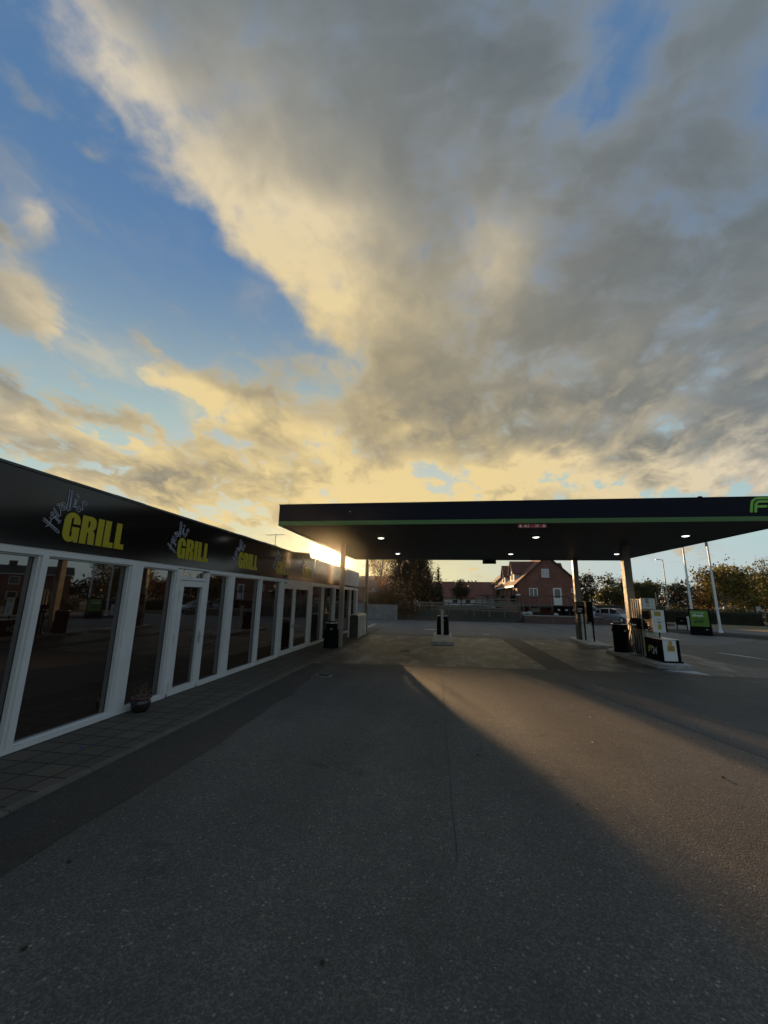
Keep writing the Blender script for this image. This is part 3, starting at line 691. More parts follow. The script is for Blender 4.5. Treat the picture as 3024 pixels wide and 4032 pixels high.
def swirl(c, r0, r1, turns, start, n=18):
    return [(c[0]+(r0+(r1-r0)*i/n)*math.cos(start+turns*2*math.pi*i/n), c[1]+(r0+(r1-r0)*i/n)*math.sin(start+turns*2*math.pi*i/n)) for i in range(n+1)]
def curl_word():
    """strokes of the curly word, metres on the fascia relative to the lower left of GRILL (u = along, w = up)"""
    S_ = []
    def place(strokes, c, an, sc=1.0):
        ca, sa = math.cos(an), math.sin(an)
        for s_ in strokes: S_.append([(c[0]+(x*ca-y*sa)*sc, c[1]+(x*sa+y*ca)*sc) for x, y in s_])
    bar = lambda x, y0, y1, w=.035: [(x-w/2, y0), (x-w/2, y1), (x+w/2, y1+.02), (x+w/2, y0+.02), (x, y0-.02), (x-w/2, y0)]
    bar2 = lambda x, y0, y1: [(x, y0+.02), (x, y1)]
    t_ = [bar(0, -.15, .17, .04), bar2(.005, -.13, .16), [(-.07, .07), (.0, .05), (.09, .08)], swirl((.12, .10), .045, .01, 1.2, 2.5)]
    i_ = [bar(0, -.09, .06, .04), bar2(0, -.08, .05), [(-.05, .07), (.05, .06)], [(-.05, -.1), (.05, -.09)], swirl((0, .15), .045, .012, 1.3, -1)]
    v_ = [bar(-.05, -.08, .1, .03), [(-.05, -.08), (.0, -.1), (.06, .02), (.09, .1)], swirl((.07, .12), .03, .01, 1.0, 0)]
    o_ = [swirl((0, 0), .09, .085, 1.0, 0), swirl((.01, 0), .06, .01, 1.6, 1.2)]
    l_ = [bar(0, -.17, .18, .055), bar2(.012, -.15, .17), [(.0, -.18), (.04, -.15)]]
    s_ = [swirl((.03, .10), .012, .06, 1.2, 0.5), [(.0, .15), (-.03, .09), (.02, .02), (.05, -.04)], swirl((-.03, -.07), .075, .012, 1.7, .3)]
    place(t_, (-.19, .19), 1.05, .95); place(i_, (-.135, .315), .95, .72); place(v_, (-.13, .43), .8, .75); place(o_, (-.075, .525), .3, .68)
    place(l_, (.02, .655), .03, .95); place(i_, (.125, .635), -.10, .8); place(s_, (.245, .59), -.25, .85)
    return S_
for idx, (yl, z0) in enumerate(((5.40, 3.0), (8.20, 3.005), (10.99, 3.0), (13.77, 3.0), (16.55, 3.0))):
    b = MB(); x = 0; WW = 1.25; HH = .47; tot = .68+.68+.30+.52+.52+4*.07
    for chx in 'GRILL':
        polys, wd = heavy(chx); letter_mesh(b, polys, (XF+.013, yl+x*WW/tot, z0), (0, 1, 0), (0, 0, 1), WW/tot, HH, .004); x += wd+.07
    sb('grill_lettering', b, M['yellow'])
    b = MB()
    for st in curl_word():
        b.tube([(XF+.018, yl+u_, z0+.0+w_) for u_, w_ in st], .0050, 5, 0)
    sb('curly_lettering', b, M['outline'])
# roof aerial, far back on the flat roof
t = thing('tv_aerial', 'thin television aerial standing on the flat shop roof', 'aerial', (-9, 20.6, 3.94))
b = MB(); b.tube([(0, 0, 0), (0, 0, 1.62)], .02, 6); b.build('mast', M['lampgrey'], t)
b = MB(); b.tube([(-.55, 0, 1.55), (.5, 0, 1.58)], .012, 5)
for i in range(6): b.tube([(-.5+i*.18, -.28+.02*i, 1.56), (-.5+i*.18, .28-.02*i, 1.56)], .008, 4)
b.build('antenna_array', M['lampgrey'], t); b = MB(); b.tube([(-.18, 0, .98), (.12, 0, 1.0)], .01, 4); b.build('antenna_arm', M['lampgrey'], t)
# flower pot beside the broad post
t = thing('plant_pot', 'dark glazed plant pot with dry stalks on the pavement by the shop window', 'plant pot', (-5.68, 7.40, 0.022))
b = MB(); b.lathe([(.10, 0), (.135, .03), (.165, .10), (.17, .17), (.15, .22), (.14, .235)], (0, 0, 0), 24); b.build('pot_body', M['pot'], t)
b = MB(); b.lathe([(.14, .225), (.175, .235), (.182, .255), (.17, .27), (.145, .262), (.14, .24)], (0, 0, 0), 24); b.build('pot_rim', M['potrim'], t)
b = MB(); b.lathe([(.0, .25), (.143, .245)], (0, 0, 0), 20); b.build('soil', M['soil'], t)
b = MB()
for i in range(16):
    a, l = rng.uniform(0, 6.28), rng.uniform(.10, .30); x0, y0 = .07*math.cos(a*3), .07*math.sin(a*3)
    pts = [(x0, y0, .24), (x0+.04*math.cos(a), y0+.04*math.sin(a), .24+l*.5), (x0+.13*math.cos(a)*l/.2, y0+.13*math.sin(a)*l/.2, .24+l*.95)]
    b.tube(pts, [.004, .003, .0015], 4)
    for q in range(3):
        p = Vector(pts[1]).lerp(Vector(pts[2]), .3*q+.2); b.tube([p, p+Vector((rng.uniform(-.05, .05), rng.uniform(-.05, .05), rng.uniform(0, .05)))], [.002, .001], 3)
b.build('dry_stalks', M['twig'], t)

# ------------------------------------------------------------------ fuel canopy
CX0, CX1, CY0, CY1, CZ = -5.60, 10.55, 12.906, 25.42, 4.60
can = thing('fuel_canopy', 'flat navy filling station canopy with green band carried on square columns', 'canopy', (2.4, 19.2, 0))
def cb(name, mb, mat, parent=can):
    mb.v = [(x-2.4, y-19.2, z) for (x, y, z) in mb.v]; return mb.build(name, mat, parent)
b = MB(); b.box(CX0+.1, CX1-.1, CY0+.1, CY1-.1, CZ+.03, CZ+.05); cb('soffit', b, M['soffit'])
b = MB(); b.box(CX0+.06, CX1-.06, CY0+.06, CY1-.06, CZ+.5, CZ+.62); cb('roof', b, M['felt'])
b = MB(); b.box(CX0+.02, CX1-.02, CY0, CY0+.05, CZ+.142, CZ+.73); b.box(CX0+.02, CX1-.02, CY1-.05, CY1, CZ+.142, CZ+.73)
b.box(CX0, CX0+.05, CY0+.052, CY1-.052, CZ+.142, CZ+.73); b.box(CX1-.05, CX1, CY0+.052, CY1-.052, CZ+.142, CZ+.73)
cb('fascia', b, M['navy'])
b = MB(); b.box(CX0+.02, CX1-.02, CY0-.006, CY0+.06, CZ, CZ+.14); b.box(CX0+.02, CX1-.02, CY1-.06, CY1+.006, CZ, CZ+.14); b.box(CX0-.006, CX0+.06, CY0+.062, CY1-.062, CZ, CZ+.14); b.box(CX1-.06, CX1+.006, CY0+.062, CY1-.062, CZ, CZ+.14)
cb('green_band', b, M['green'])
b = MB(); b.box(CX0-.01, CX1+.01, CY0-.012, CY0+.09, CZ+.732, CZ+.75); b.box(CX0-.01, CX1+.01, CY1-.09, CY1+.012, CZ+.732, CZ+.75); b.box(CX0-.01, CX0+.09, CY0+.092, CY1-.092, CZ+.732, CZ+.75); b.box(CX1-.09, CX1+.01, CY0+.092, CY1-.092, CZ+.732, CZ+.75)
cb('coping', b, M['black'])
for (x, y, z0, w) in ((-4.53, 18.12, .0, .19), (-4.70, 25.25, .0, .19), (7.78, 24.75, .14, .27), (8.02, 18.75, .14, .30)):
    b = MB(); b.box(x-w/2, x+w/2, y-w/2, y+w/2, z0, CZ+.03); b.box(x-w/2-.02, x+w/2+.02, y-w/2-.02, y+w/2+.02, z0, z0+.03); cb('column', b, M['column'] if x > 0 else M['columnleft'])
for (x, y) in ((-2.43, 16.0), (3.67, 15.93), (8.9, 15.8), (-2.36, 21.83), (3.70, 21.92), (8.96, 21.86)):
    b = MB(); b.lathe([(.15, CZ+.03), (.16, CZ+.0), (.145, CZ-.01), (.13, CZ+.0), (.125, CZ+.02)], (x, y, 0), 20); h_ = cb('downlight', b, M['lampgrey'])
    b = MB(); b.lathe([(.0, CZ-.025), (.06, CZ-.023), (.11, CZ-.008), (.128, CZ+.012)], (x, y, 0), 18); cb('lens', b, M['lens'], h_)
b = MB(); b.lathe([(.07, CZ+.75), (.07, CZ+.78), (.05, CZ+.80), (0, CZ+.805)], (7.88, CY0+.1, 0), 12); cb('roof_vent', b, M['black'])
b = MB(); b.lathe([(.02, 0), (.02, .03), (0, .03)], (0, 0, 0), 8); b.v = [(-3.04+x, CY0-.03+z, 5.05+y) for x, y, z in b.v]; cb('fixing_bolt', b, M['rim'])
def arc_band(mb, c, r0, r1, a0, a1, n, y, d, sh=.28, z0=0.0):
    pass
def logo_f(mb, ox, oz, sc, plane, d=.012):
    """two nested rounded F strokes, slanted"""
    def P(x, y): return (x+y*.20, y)
    def stroke(xl, top, rad, xr, th):
        o = [P(xl, 0)]; i_ = [P(xl+th, 0)]
        for k_ in range(7):
            a = math.pi-math.pi/2*k_/6
            o.append(P(xl+rad+rad*math.cos(a), top-rad+rad*math.sin(a))); i_.append(P(xl+rad+(rad-th)*math.cos(a), top-rad+(rad-th)*math.sin(a)))
        o.append(P(xr, top)); i_.append(P(xr, top-th))
        return o+i_[::-1]
    polys = [stroke(0, 1.0, .45, 1.15, .16), stroke(.24, .78, .30, 1.08, .16), [P(.40, .30), P(.95, .30), P(.97, .46), P(.40, .46)]]
    (o, u, w) = plane
    for pl in polys: letter_mesh(mb, [pl], Vector(o)+Vector(u)*ox+Vector(w)*oz, u, w, sc, sc, d)
b = MB(); logo_f(b, 0, 0, .47, ((9.10, CY0-.001, 4.86), (1, 0, 0), (0, 0, 1))); cb('logo_letter', b, M['logogreen'])
tm = text_mesh('logo_number', '24', .52, None, M['logogrey'], (9.78-2.4, CY0-.006-19.2, 4.87), (1, 0, 0), (0, 0, 1), .006, .012); tm.parent = can
# clearance sign under the front edge
t = thing('clearance_sign', 'small red height sign reading 4.1 M with white arrows under the canopy edge', 'sign', (2.90, CY0+.10, 4.53))
b = MB(); b.box(-.44, .44, -.012, .012, -.065, .066); b.build('sign_panel', M['red'], t)
text_mesh('lettering', '4.1', .125, t, M['white'], (-.24, -.013, -.045), (1, 0, 0), (0, 0, 1), .002, .004)
text_mesh('lettering', 'M', .125, t, M['white'], (.10, -.013, -.045), (1, 0, 0), (0, 0, 1), .002, .004)
for x in (-.36, .36):
    b = MB(); letter_mesh(b, [[(-.015, .05), (-.015, -.01), (-.045, .015), (-.05, -.01), (0, -.055), (.05, -.01), (.045, .015), (.015, -.01), (.015, .05)]], (x, -.013, 0), (1, 0, 0), (0, 0, 1), 1, 1, .004); b.build('arrow', M['white'], t)
for x in (-.3, .3):
    b = MB(); b.tube([(x, 0, .066), (x, 0, .1)], .006, 5); b.build('hanger', M['black'], t)
t = thing('hanging_box', 'black box sign hanging from the rear edge of the canopy seen from behind', 'box sign', (3.0, 25.52, 4.56))
b = MB(); b.box(-.41, .41, 0, .12, -.17, .06); b.build('box_body', M['black'], t, bevel=.01)
b = MB(); b.box(-.36, -.32, -.06, 0, -.05, .05); b.box(.32, .36, -.06, 0, -.05, .05); b.build('bracket', M['lampgrey'], t)

# ------------------------------------------------------------------ pump islands
def island(pts, label, h=.14):
    c = Vector((sum(p[0] for p in pts)/len(pts), sum(p[1] for p in pts)/len(pts), 0)); t = thing('pump_island', label, 'pump island', c, 0, 'pump islands under the canopy')
    q = [(p[0]-c.x, p[1]-c.y) for p in pts]
    b = MB(); b.prism(q, 0, h); b.build('kerb_edge', M['island_edge'], t, bevel=.015)
    b = MB(); b.prism([(x*.90, y*.965) for x, y in q], h-.02, h+.006); b.build('concrete_top', M['island'], t)
island([(-.52, 20.42), (.56, 20.5), (.62, 26.1), (-.52, 26.06)], 'raised concrete island with pale top and a lone post, middle of the forecourt')
island([(7.02, 21.3), (8.02, 21.02), (8.5, 25.2), (7.9, 25.8), (7.3, 25.37)], 'pointed concrete island under the rear pump and card terminal')
island([(7.15, 19.5), (7.26, 15.55), (7.55, 15.3), (8.32, 15.38), (8.75, 17.0), (8.6, 19.8), (7.5, 20.2)], 'pointed concrete island under the nearest white and black pump')

# ------------------------------------------------------------------ fuel pumps
PX, PZ = 7.70, .146
p = thing('fuel_pump', 'white and black fuel pump lettered F24 with hanging hoses and yellow stickers', 'fuel pump', (PX, 17.0, PZ))
def qb(name, mb, mat, parent=p, bevel=0):
    mb.v = [(x-PX, y-17.0, z-PZ) for (x, y, z) in mb.v]; return mb.build(name, mat, parent, bevel=bevel)
b = MB(); b.box(PX, PX+.56, 15.90, 17.16, PZ, .915); base = qb('base_cabinet', b, M['black'], bevel=.012)
b = MB(); b.box(PX+.01, PX+.44, 15.884, 15.898, PZ+.06, .905); qb('front_panel', b, M['pumpwhite'])
b = MB(); b.box(PX+.0, PX+.56, 15.885, 17.17, .917, .932); qb('cabinet_top', b, M['pumpwhite'])
b = MB(); b.box(PX-.02, PX+.60, 15.86, 17.2, PZ-.004, PZ+.05); qb('plinth', b, M['black2'])
b = MB(); logo_f(b, 0, 0, .25, ((PX-.001, 16.95, .40), (0, -1, 0), (0, 0, 1)), .005); qb('logo_letter', b, M['logogreen'], base)
tm = text_mesh('logo_number', '24', .36, base, M['logogrey'], (-.005, 16.655-17.0, .375-PZ), (0, -1, 0), (0, 0, 1), .003, .006)
b = MB(); b.box(PX+.14, PX+.38, 15.876, 15.882, .53, .72); b.box(PX+.19, PX+.31, 15.876, 15.882, .722, .88); qb('hazard_sticker', b, M['orange'])
b = MB()
for i in range(5): b.box(PX+.17, PX+.35, 15.873, 15.8755, .55+i*.03, .562+i*.03)
qb('sticker_text', b, M['print'])
# hose mast: ivory strips with black hose channels between them
b = MB(); b.box(PX+.02, PX+.56, 17.19, 18.02, PZ, 2.33); mast = qb('hose_mast', b, M['pumpbeige'], bevel=.01)
for i in range(4):
    y = 17.34+i*.185; b = MB(); b.box(PX+.002, PX+.03, y, y+.075, PZ+.02, 2.32); qb('hose_channel', b, M['rubber'], mast)
b = MB(); b.box(PX-.07, PX+.025, 17.28, 18.04, 1.17, 1.58); holder = qb('nozzle_holder', b, M['black'], bevel=.02)
for i in range(4):
    y = 17.36+i*.185
    b = MB(); b.tube([(PX-.10, y, 1.50), (PX-.17, y-.01, 1.37), (PX-.16, y-.015, 1.27)], [.024, .03, .02], 8); b.tube([(PX-.05, y, 1.56), (PX-.10, y, 1.50)], [.018, .024], 8); nz = qb('nozzle', b, M['black'])
    b = MB(); b.lathe([(.0, -.03), (.03, -.028), (.036, 0), (.03, .028), (0, .03)], (PX-.185, y-.01, 1.33), 12); qb('nozzle_guard', b, M['white'], nz)
    sag = .30+.05*i; b = MB(); pts = []
    for s_ in range(15):
        u_ = s_/14; pts.append((PX-.15+.10*u_-.10*math.sin(math.pi*u_), y-.015+.20*math.sin(math.pi*u_)*(1 if i > 1 else -.3)+.05*u_, 1.27-1.02*math.sin(min(1, u_*1.25)*math.pi/2)+(.0 if u_ < .8 else (u_-.8)*1.6)))
    b.tube(pts, .016, 7); qb('hose', b, M['rubber'])
b = MB(); pts = [(PX-.12, 17.9, .45), (PX-.28, 17.95, .22), (PX-.30, 17.75, .17), (PX-.2, 17.4, .17), (PX-.04, 17.25, .20), (PX+.0, 17.3, .5)]; b.tube(pts, .016, 7); qb('hose', b, M['rubber'])
# display head: black face to the lane, white end panel
b = MB(); b.box(PX+.01, PX+.50, 16.42, 17.18, 1.13, 1.935); head = qb('display_head', b, M['black2'], bevel=.012)
b = MB(); b.box(PX+.006, PX+.43, 16.402, 16.418, 1.13, 1.93); qb('end_panel', b, M['pumpwhite'])
b = MB(); b.box(PX+.006, PX+.43, 16.398, 16.401, 1.52, 1.527); qb('panel_joint', b, M['print'])
for (x0, x1, z0, z1) in ((.09, .32, 1.70, 1.88), (.18, .29, 1.23, 1.42)):
    b = MB(); b.box(PX+x0, PX+x1, 16.396, 16.4, z0, z1); s_ = qb('yellow_sticker', b, M['sticker']); b = MB()
    for i in range(4): b.box(PX+x0+.02, PX+x1-.02, 16.393, 16.3955, z0+.03+i*(z1-z0-.04)/4, z0+.045+i*(z1-z0-.04)/4)
    qb('sticker_text', b, M['print'], s_)
b = MB(); b.box(PX+.20, PX+.235, 16.396, 16.4, 1.575, 1.605); b.box(PX+.19, PX+.29, 16.396, 16.4, 1.46, 1.50); qb('panel_lock', b, M['print'])
b = MB(); b.box(PX+.002, PX+.012, 16.62, 17.10, 1.58, 1.88); 
qb('display_screen', b, M['housewin'], head)
b = MB(); b.box(PX-.004, PX+.008, 16.66, 16.78, 1.34, 1.38); b.box(PX-.004, PX+.008, 16.66, 16.76, 1.24, 1.28); b.box(PX-.004, PX+.008, 16.80, 17.06, 1.16, 1.19); b.box(PX-.004, PX+.008, 16.66, 16.76, 1.43, 1.45); qb('key_label', b, M['white'], head)
b = MB(); b.tube([(PX+.25, 16.52, .93), (PX+.25, 16.52, 1.14)], .025, 8); qb('support_post', b, M['black'])
b = MB(); b.box(PX+.02, PX+.40, 17.0, 17.19, .935, 1.125); qb('neck', b, M['pumpbeige'])
b = MB(); b.box(PX+.02, PX+.50, 17.15, 17.186, 1.94, 2.36); top = qb('notice_board', b, M['pumpwhite'])
b = MB(); b.box(PX+.07, PX+.43, 17.146, 17.149, 1.955, 2.35); b.v = b.v; f_ = qb('notice_frame', b, M['print'], top)
b = MB(); b.box(PX+.08, PX+.42, 17.142, 17.1455, 1.965, 2.345); qb('notice_sheet', b, M['pumpwhite'], top)
b = MB(); b.box(PX+.17, PX+.32, 17.138, 17.1415, 2.14, 2.34); qb('notice_picture', b, M['printlight'], top)
b = MB(); b.prof([(.19, 2.26), (.21, 2.29), (.235, 2.27), (.29, 2.22), (.30, 2.19), (.24, 2.20), (.20, 2.23)], (PX, 17.137, 0), (1, 0, 0), (0, 0, 1), 0, .003); b.box(PX+.18, PX+.31, 17.134, 17.1375, 2.305, 2.33)
for i in range(4): b.box(PX+.185, PX+.30, 17.134, 17.1375, 2.15+i*.006, 2.153+i*.006)
for i in range(4):
    for j in range(2): b.box(PX+.19+j*.075, PX+.245+j*.075, 17.137, 17.141, 2.04+i*.017, 2.049+i*.017)
qb('notice_print', b, M['print'], top)
# rear pump, smaller in view: stands beside the rear column
t = thing('fuel_pump', 'dark fuel pump with pale stripes standing beside the column and card terminal', 'fuel pump', (7.70, 23.9, .146))
b = MB(); b.box(-.30, .42, .0, .50, 1.38, 2.02); hd = b.build('display_head', M['black'], t, bevel=.012)
b = MB(); b.box(-.24, .02, -.008, -.002, 1.60, 1.68); b.box(-.24, -.02, -.008, -.002, 1.47, 1.55); b.build('price_plate', M['printlight'], hd)
b = MB(); b.box(-.29, .41, -.006, -.001, 1.80, 2.0); b.build('top_panel', M['darkint'], hd)
b = MB(); b.box(-.26, -.10, .02, .5, 0, 1.38); b.build('hose_mast', M['darkint'], t)
b = MB(); b.box(-.10, .02, .0, .5, 0, 1.38); b.build('hose_mast', M['pumpbeige'], t)
b = MB(); b.box(.02, .12, .01, .5, 0, 1.378); b.build('hose_channel', M['rubber'], t)
b = MB(); b.box(.12, .40, .0, .5, 0, 1.378); b.build('side_panel', M['greypanel'], t)
b = MB(); b.box(.26, .40, -.03, -.001, .98, 1.36); nh = b.build('nozzle_holder', M['white'], t); b = MB(); b.box(.29, .36, -.034, -.031, 1.06, 1.3); b.build('nozzle', M['black'], nh)
b = MB(); b.tube([(-.2, -.03, .93), (.1, -.06, .88), (.4, -.03, .86), (.55, 0, .84)], .016, 6); b.build('hose', M['rubber'], t)
# card terminal on a post
t = thing('card_terminal', 'tall black card terminal on a thin post at the front of the rear island', 'card terminal', (7.86, 22.9, .146))
b = MB(); b.tube([(0, 0, 0), (0, 0, 1.0)], .042, 10); b.build('post', M['navy'], t)
b = MB(); b.box(-.30, .02, -.12, .14, .90, 2.02); hb = b.build('housing', M['black'], t, bevel=.015)
b = MB(); b.box(-.24, -.12, -.13, -.121, .93, .98); b.build('label_plate', M['printlight'], hb)
b = MB(); b.box(-.303, -.298, -.06, .08, 1.45, 1.75); b.build('screen', M['housewin'], hb)
# ------------------------------------------------------------------ post with washer basket on the middle island
t = thing('service_post', 'slim pale grey post with a small wire basket on the middle island', 'service post', (.03, 23.5, .146))
b = MB(); b.box(-.07, .07, -.04, .04, 0, 1.46); b.build('post', M['greypanel'], t)
b = MB(); b.box(-.11, .11, -.09, .09, 0, .012); b.build('foot_plate', M['steel'], t)
b = MB()
for s_ in (-1, 1):
    for q_ in range(4): b.tube([(s_*(.09+q_*.03), .06, 1.46), (s_*(.07+q_*.02), .06, 1.24)], .005, 4)
    b.tube([(s_*.07, .06, 1.24), (s_*.14, .06, 1.24)], .006, 4); b.tube([(s_*.07, .06, 1.46), (s_*.19, .06, 1.46)], .006, 4)
b.build('wire_basket', M['lampgrey'], t)
# ------------------------------------------------------------------ litter bins
def bin_(loc, label, rb=.33, rt=.27, h=1.02, gz=0.0):
    t = thing('litter_bin', label, 'litter bin', (loc[0], loc[1], gz), 0, 'black litter bins on the forecourt')
    b = MB(); b.lathe([(rb*.9, 0), (rb, .02), (rb, .07), (rb*.965, .09), (rb*.95, h*.72), (rt*1.06, h*.76), (rt*1.06, h*.80), (rt, h*.84), (rt*.98, h)], (0, 0, 0), 28); bd = b.build('bin_body', M['black'], t)
    b = MB(); b.lathe([(rt*.9, h-.01), (rt*1.05, h), (rt*1.07, h+.02), (rt*.98, h+.035), (rt*.86, h+.03), (rt*.84, h)], (0, 0, 0), 28); b.build('bin_rim', M['rim'], t)
    b = MB(); b.lathe([(rt*.93, h+.01), (rt*.75, h+.06), (rt*.35, h+.085), (0, h+.09)], (0, 0, 0), 24); b.build('bin_lid', M['black2'], t)
    for a in (.6, 2.6, 4.9):
        b = MB(); b.obox((rt*1.08*math.cos(a), rt*1.08*math.sin(a), h*.78), ((-math.sin(a), math.cos(a), 0), (0, 0, 1), (math.cos(a), math.sin(a), 0)), (.045, .03, .012)); b.build('latch', M['island_edge'], t)
    return t
bin_((-4.86, 17.85), 'tapered black litter bin on the pavement by the white column', .34, .25, 1.06, .0)
bin_((.06, 24.6), 'black litter bin half hidden behind the slim grey post', .37, .30, 1.06, .146)
bin_((7.50, 18.75), 'broad black litter bin beside the hoses of the nearest pump', .31, .30, 1.12, .146)
# ------------------------------------------------------------------ rounded metal cabinets outside the shop
def cabinet(y0, y1, label):
    t = thing('storage_cabinet', label, 'storage cabinet', (-4.86, (y0+y1)/2, .0)); L = (y1-y0)/2
    def rp(w, h, r, n=6):
        o = [(-w, 0), (w, 0)]
        for i in range(n+1): a = math.pi/2*i/n; o.append((w-r+r*math.cos(a), h-r+r*math.sin(a)))
        for i in range(n+1): a = math.pi/2+math.pi/2*i/n; o.append((-w+r+r*math.cos(a), h-r+r*math.sin(a)))
        return o
    b = MB(); b.prof(rp(.25, 1.22, .10), (0, 0, .03), (1, 0, 0), (0, 0, 1), -L+.03, L-.03); b.v = [(x, y, z) for x, y, z in b.v]; b.build('cabinet_shell', M['silver'], t)
    b = MB(); b.prof(rp(.235, 1.2, .09), (0, 0, .03), (1, 0, 0), (0, 0, 1), L-.03, L-.012); b.prof(rp(.235, 1.2, .09), (0, 0, .03), (1, 0, 0), (0, 0, 1), -L+.012, -L+.03); b.build('end_panel', M['darkint'], t)
    for yy in (-L*.05, L*.62):
        b = MB(); b.prof(rp(.258, 1.232, .10), (0, 0, .03), (1, 0, 0), (0, 0, 1), yy-.02, yy+.02); b.build('strap', M['rubber'], t)
    b = MB(); b.box(-.12, .02, -L*.8, L*.7, 1.25, 1.285); b.build('lid_rail', M['greypanel'], t)
    b = MB(); b.box(-.27, .26, -L, L, 0, .03); b.build('base', M['island_edge'], t)
cabinet(22.5, 25.0, 'rounded silver metal cabinet with dark straps at the far end of the pavement')
t = thing('marker_post', 'slim white square post beside the silver cabinet', 'post', (-5.17, 22.6, .022))
b = MB(); b.box(-.05, .05, -.05, .05, 0, 2.0); b.box(-.07, .07, -.07, .07, 0, .02); b.build('post_shaft', M['frame'], t)
t = thing('down_pipe', 'grey rain pipe on the shop wall beyond the cabinet', 'rain pipe', (-5.86, 27.0, 0))
b = MB(); b.tube([(0, 0, .02), (0, 0, 2.9)], .035, 8); b.build('pipe', M['greypanel'], t)
b = MB(); b.box(-.06, .05, -.05, .05, 1.2, 1.24); b.box(-.06, .05, -.05, .05, 2.4, 2.44); b.build('pipe_clip', M['lampgrey'], t)
# ------------------------------------------------------------------ small litter on the asphalt
def leaf_on(x, y, s, label, mat='deadleaf', rz=0.0):
    b = MB(); n = 7; pts = [(s*math.cos(2*math.pi*i/n)*(1 if i % 2 else .65), s*.6*math.sin(2*math.pi*i/n)*(1 if i % 2 else .6)) for i in range(n)]
    b.add([(q[0], q[1], .012+.35*s*abs(q[0]/s)*rng.uniform(.1, .6)) for q in pts]+[(0, 0, .006)], [(i, (i+1) % n, n) for i in range(n)])
    b.add([(q[0], q[1], .006) for q in pts], [tuple(range(n-1, -1, -1))])
    o = b.build('fallen_leaf' if mat == 'deadleaf' else 'pebble', M[mat]); o.location = (x, y, 0); o.rotation_euler = (0, 0, rz)
    return tag(o, label, 'leaf' if mat == 'deadleaf' else 'pebble', 'leaves fallen on the asphalt' if mat == 'deadleaf' else 'pale pebbles on the asphalt')
leaf_on(.49, 6.46, .04, 'dark curled leaf lying at the edge of the sunlit asphalt', rz=.5)
leaf_on(1.46, 5.22, .025, 'dark leaf in the lit middle of the asphalt', rz=2)
leaf_on(3.57, 6.28, .045, 'largest brown leaf on the sunlit asphalt', rz=1.1)
leaf_on(-2.63, 2.68, .025, 'dark leaf on shaded asphalt beside the darker patched strip', rz=.9)
leaf_on(-3.11, 3.45, .03, 'small dark scrap beside the darker asphalt strip', rz=2.2)
leaf_on(-.755, 2.89, .02, 'small dark leaf nearest the camera in the shade', rz=.2)
leaf_on(2.815, 8.82, .022, 'tiny white pebble in the sunlit asphalt', 'pebble')
leaf_on(2.35, 7.35, .02, 'tiny pale pebble left of the long tar seam', 'pebble')
b = MB(); b.lathe([(.02, 0), (.022, .012), (.015, .015)], (0, 0, 0), 12); tag(b.build('bottle_cap', M['bluecap'], None, (-5.16, 5.62, .023)), 'small blue bottle cap on the pavement slabs', 'bottle cap')
# ------------------------------------------------------------------ vegetation
def leaf_cloud(name, blobs, n, size, mat, parent, hollow=0.35, seed=1, flat=0.0):
    r = np.random.default_rng(seed); vol = np.array([b[3]*b[4]*b[5] for b in blobs]); vol = vol**0.8; vol /= vol.sum(); cs = []
    for b, f in zip(blobs, vol):
        m = max(8, int(n*f)); dct = r.normal(size=(m, 3)); dct /= np.linalg.norm(dct, axis=1)[:, None]
        rad = (hollow+(1-hollow)*r.random(m))**0.7
        lump = 1+0.22*np.sin(dct[:, 0]*5+b[0])*np.cos(dct[:, 1]*4+b[1]*2)+0.18*np.sin(dct[:, 2]*7+dct[:, 0]*6)
        cs.append(np.array(b[:3])+dct*rad[:, None]*lump[:, None]*np.array(b[3:6])+r.normal(size=(m, 3))*0.05*min(b[3:6]))
    c = np.concatenate(cs)
    # leaves gather in small clumps
    k_ = max(1, len(c)//9); cen = c[r.integers(0, len(c), k_)]; idx = r.integers(0, k_, len(c)); w = r.random(len(c)) < 0.55
    c[w] = cen[idx[w]]+r.normal(size=(w.sum(), 3))*size*1.7
    m = len(c); a = r.normal(size=(m, 3)); a /= np.linalg.norm(a, axis=1)[:, None]; q = r.normal(size=(m, 3)); q -= a*(a*q).sum(1)[:, None]; q /= np.linalg.norm(q, axis=1)[:, None]
    s = size*(0.6+0.8*r.random(m))[:, None]
    v = np.stack([c-a*s, c+q*s*0.55, c+a*s, c-q*s*0.55], 1).reshape(-1, 3)
    me = bpy.data.meshes.new(name); me.vertices.add(4*m); me.vertices.foreach_set('co', v.ravel().astype(np.float32)); me.loops.add(4*m); me.loops.foreach_set('vertex_index', np.arange(4*m, dtype=np.int32))
    me.polygons.add(m); me.polygons.foreach_set('loop_start', np.arange(0, 4*m, 4, dtype=np.int32)); me.update(calc_edges=True); me.validate(); me.materials.append(mat)
    o = bpy.data.objects.new(name, me); COL.objects.link(o)
    if parent: o.parent = parent
    return o
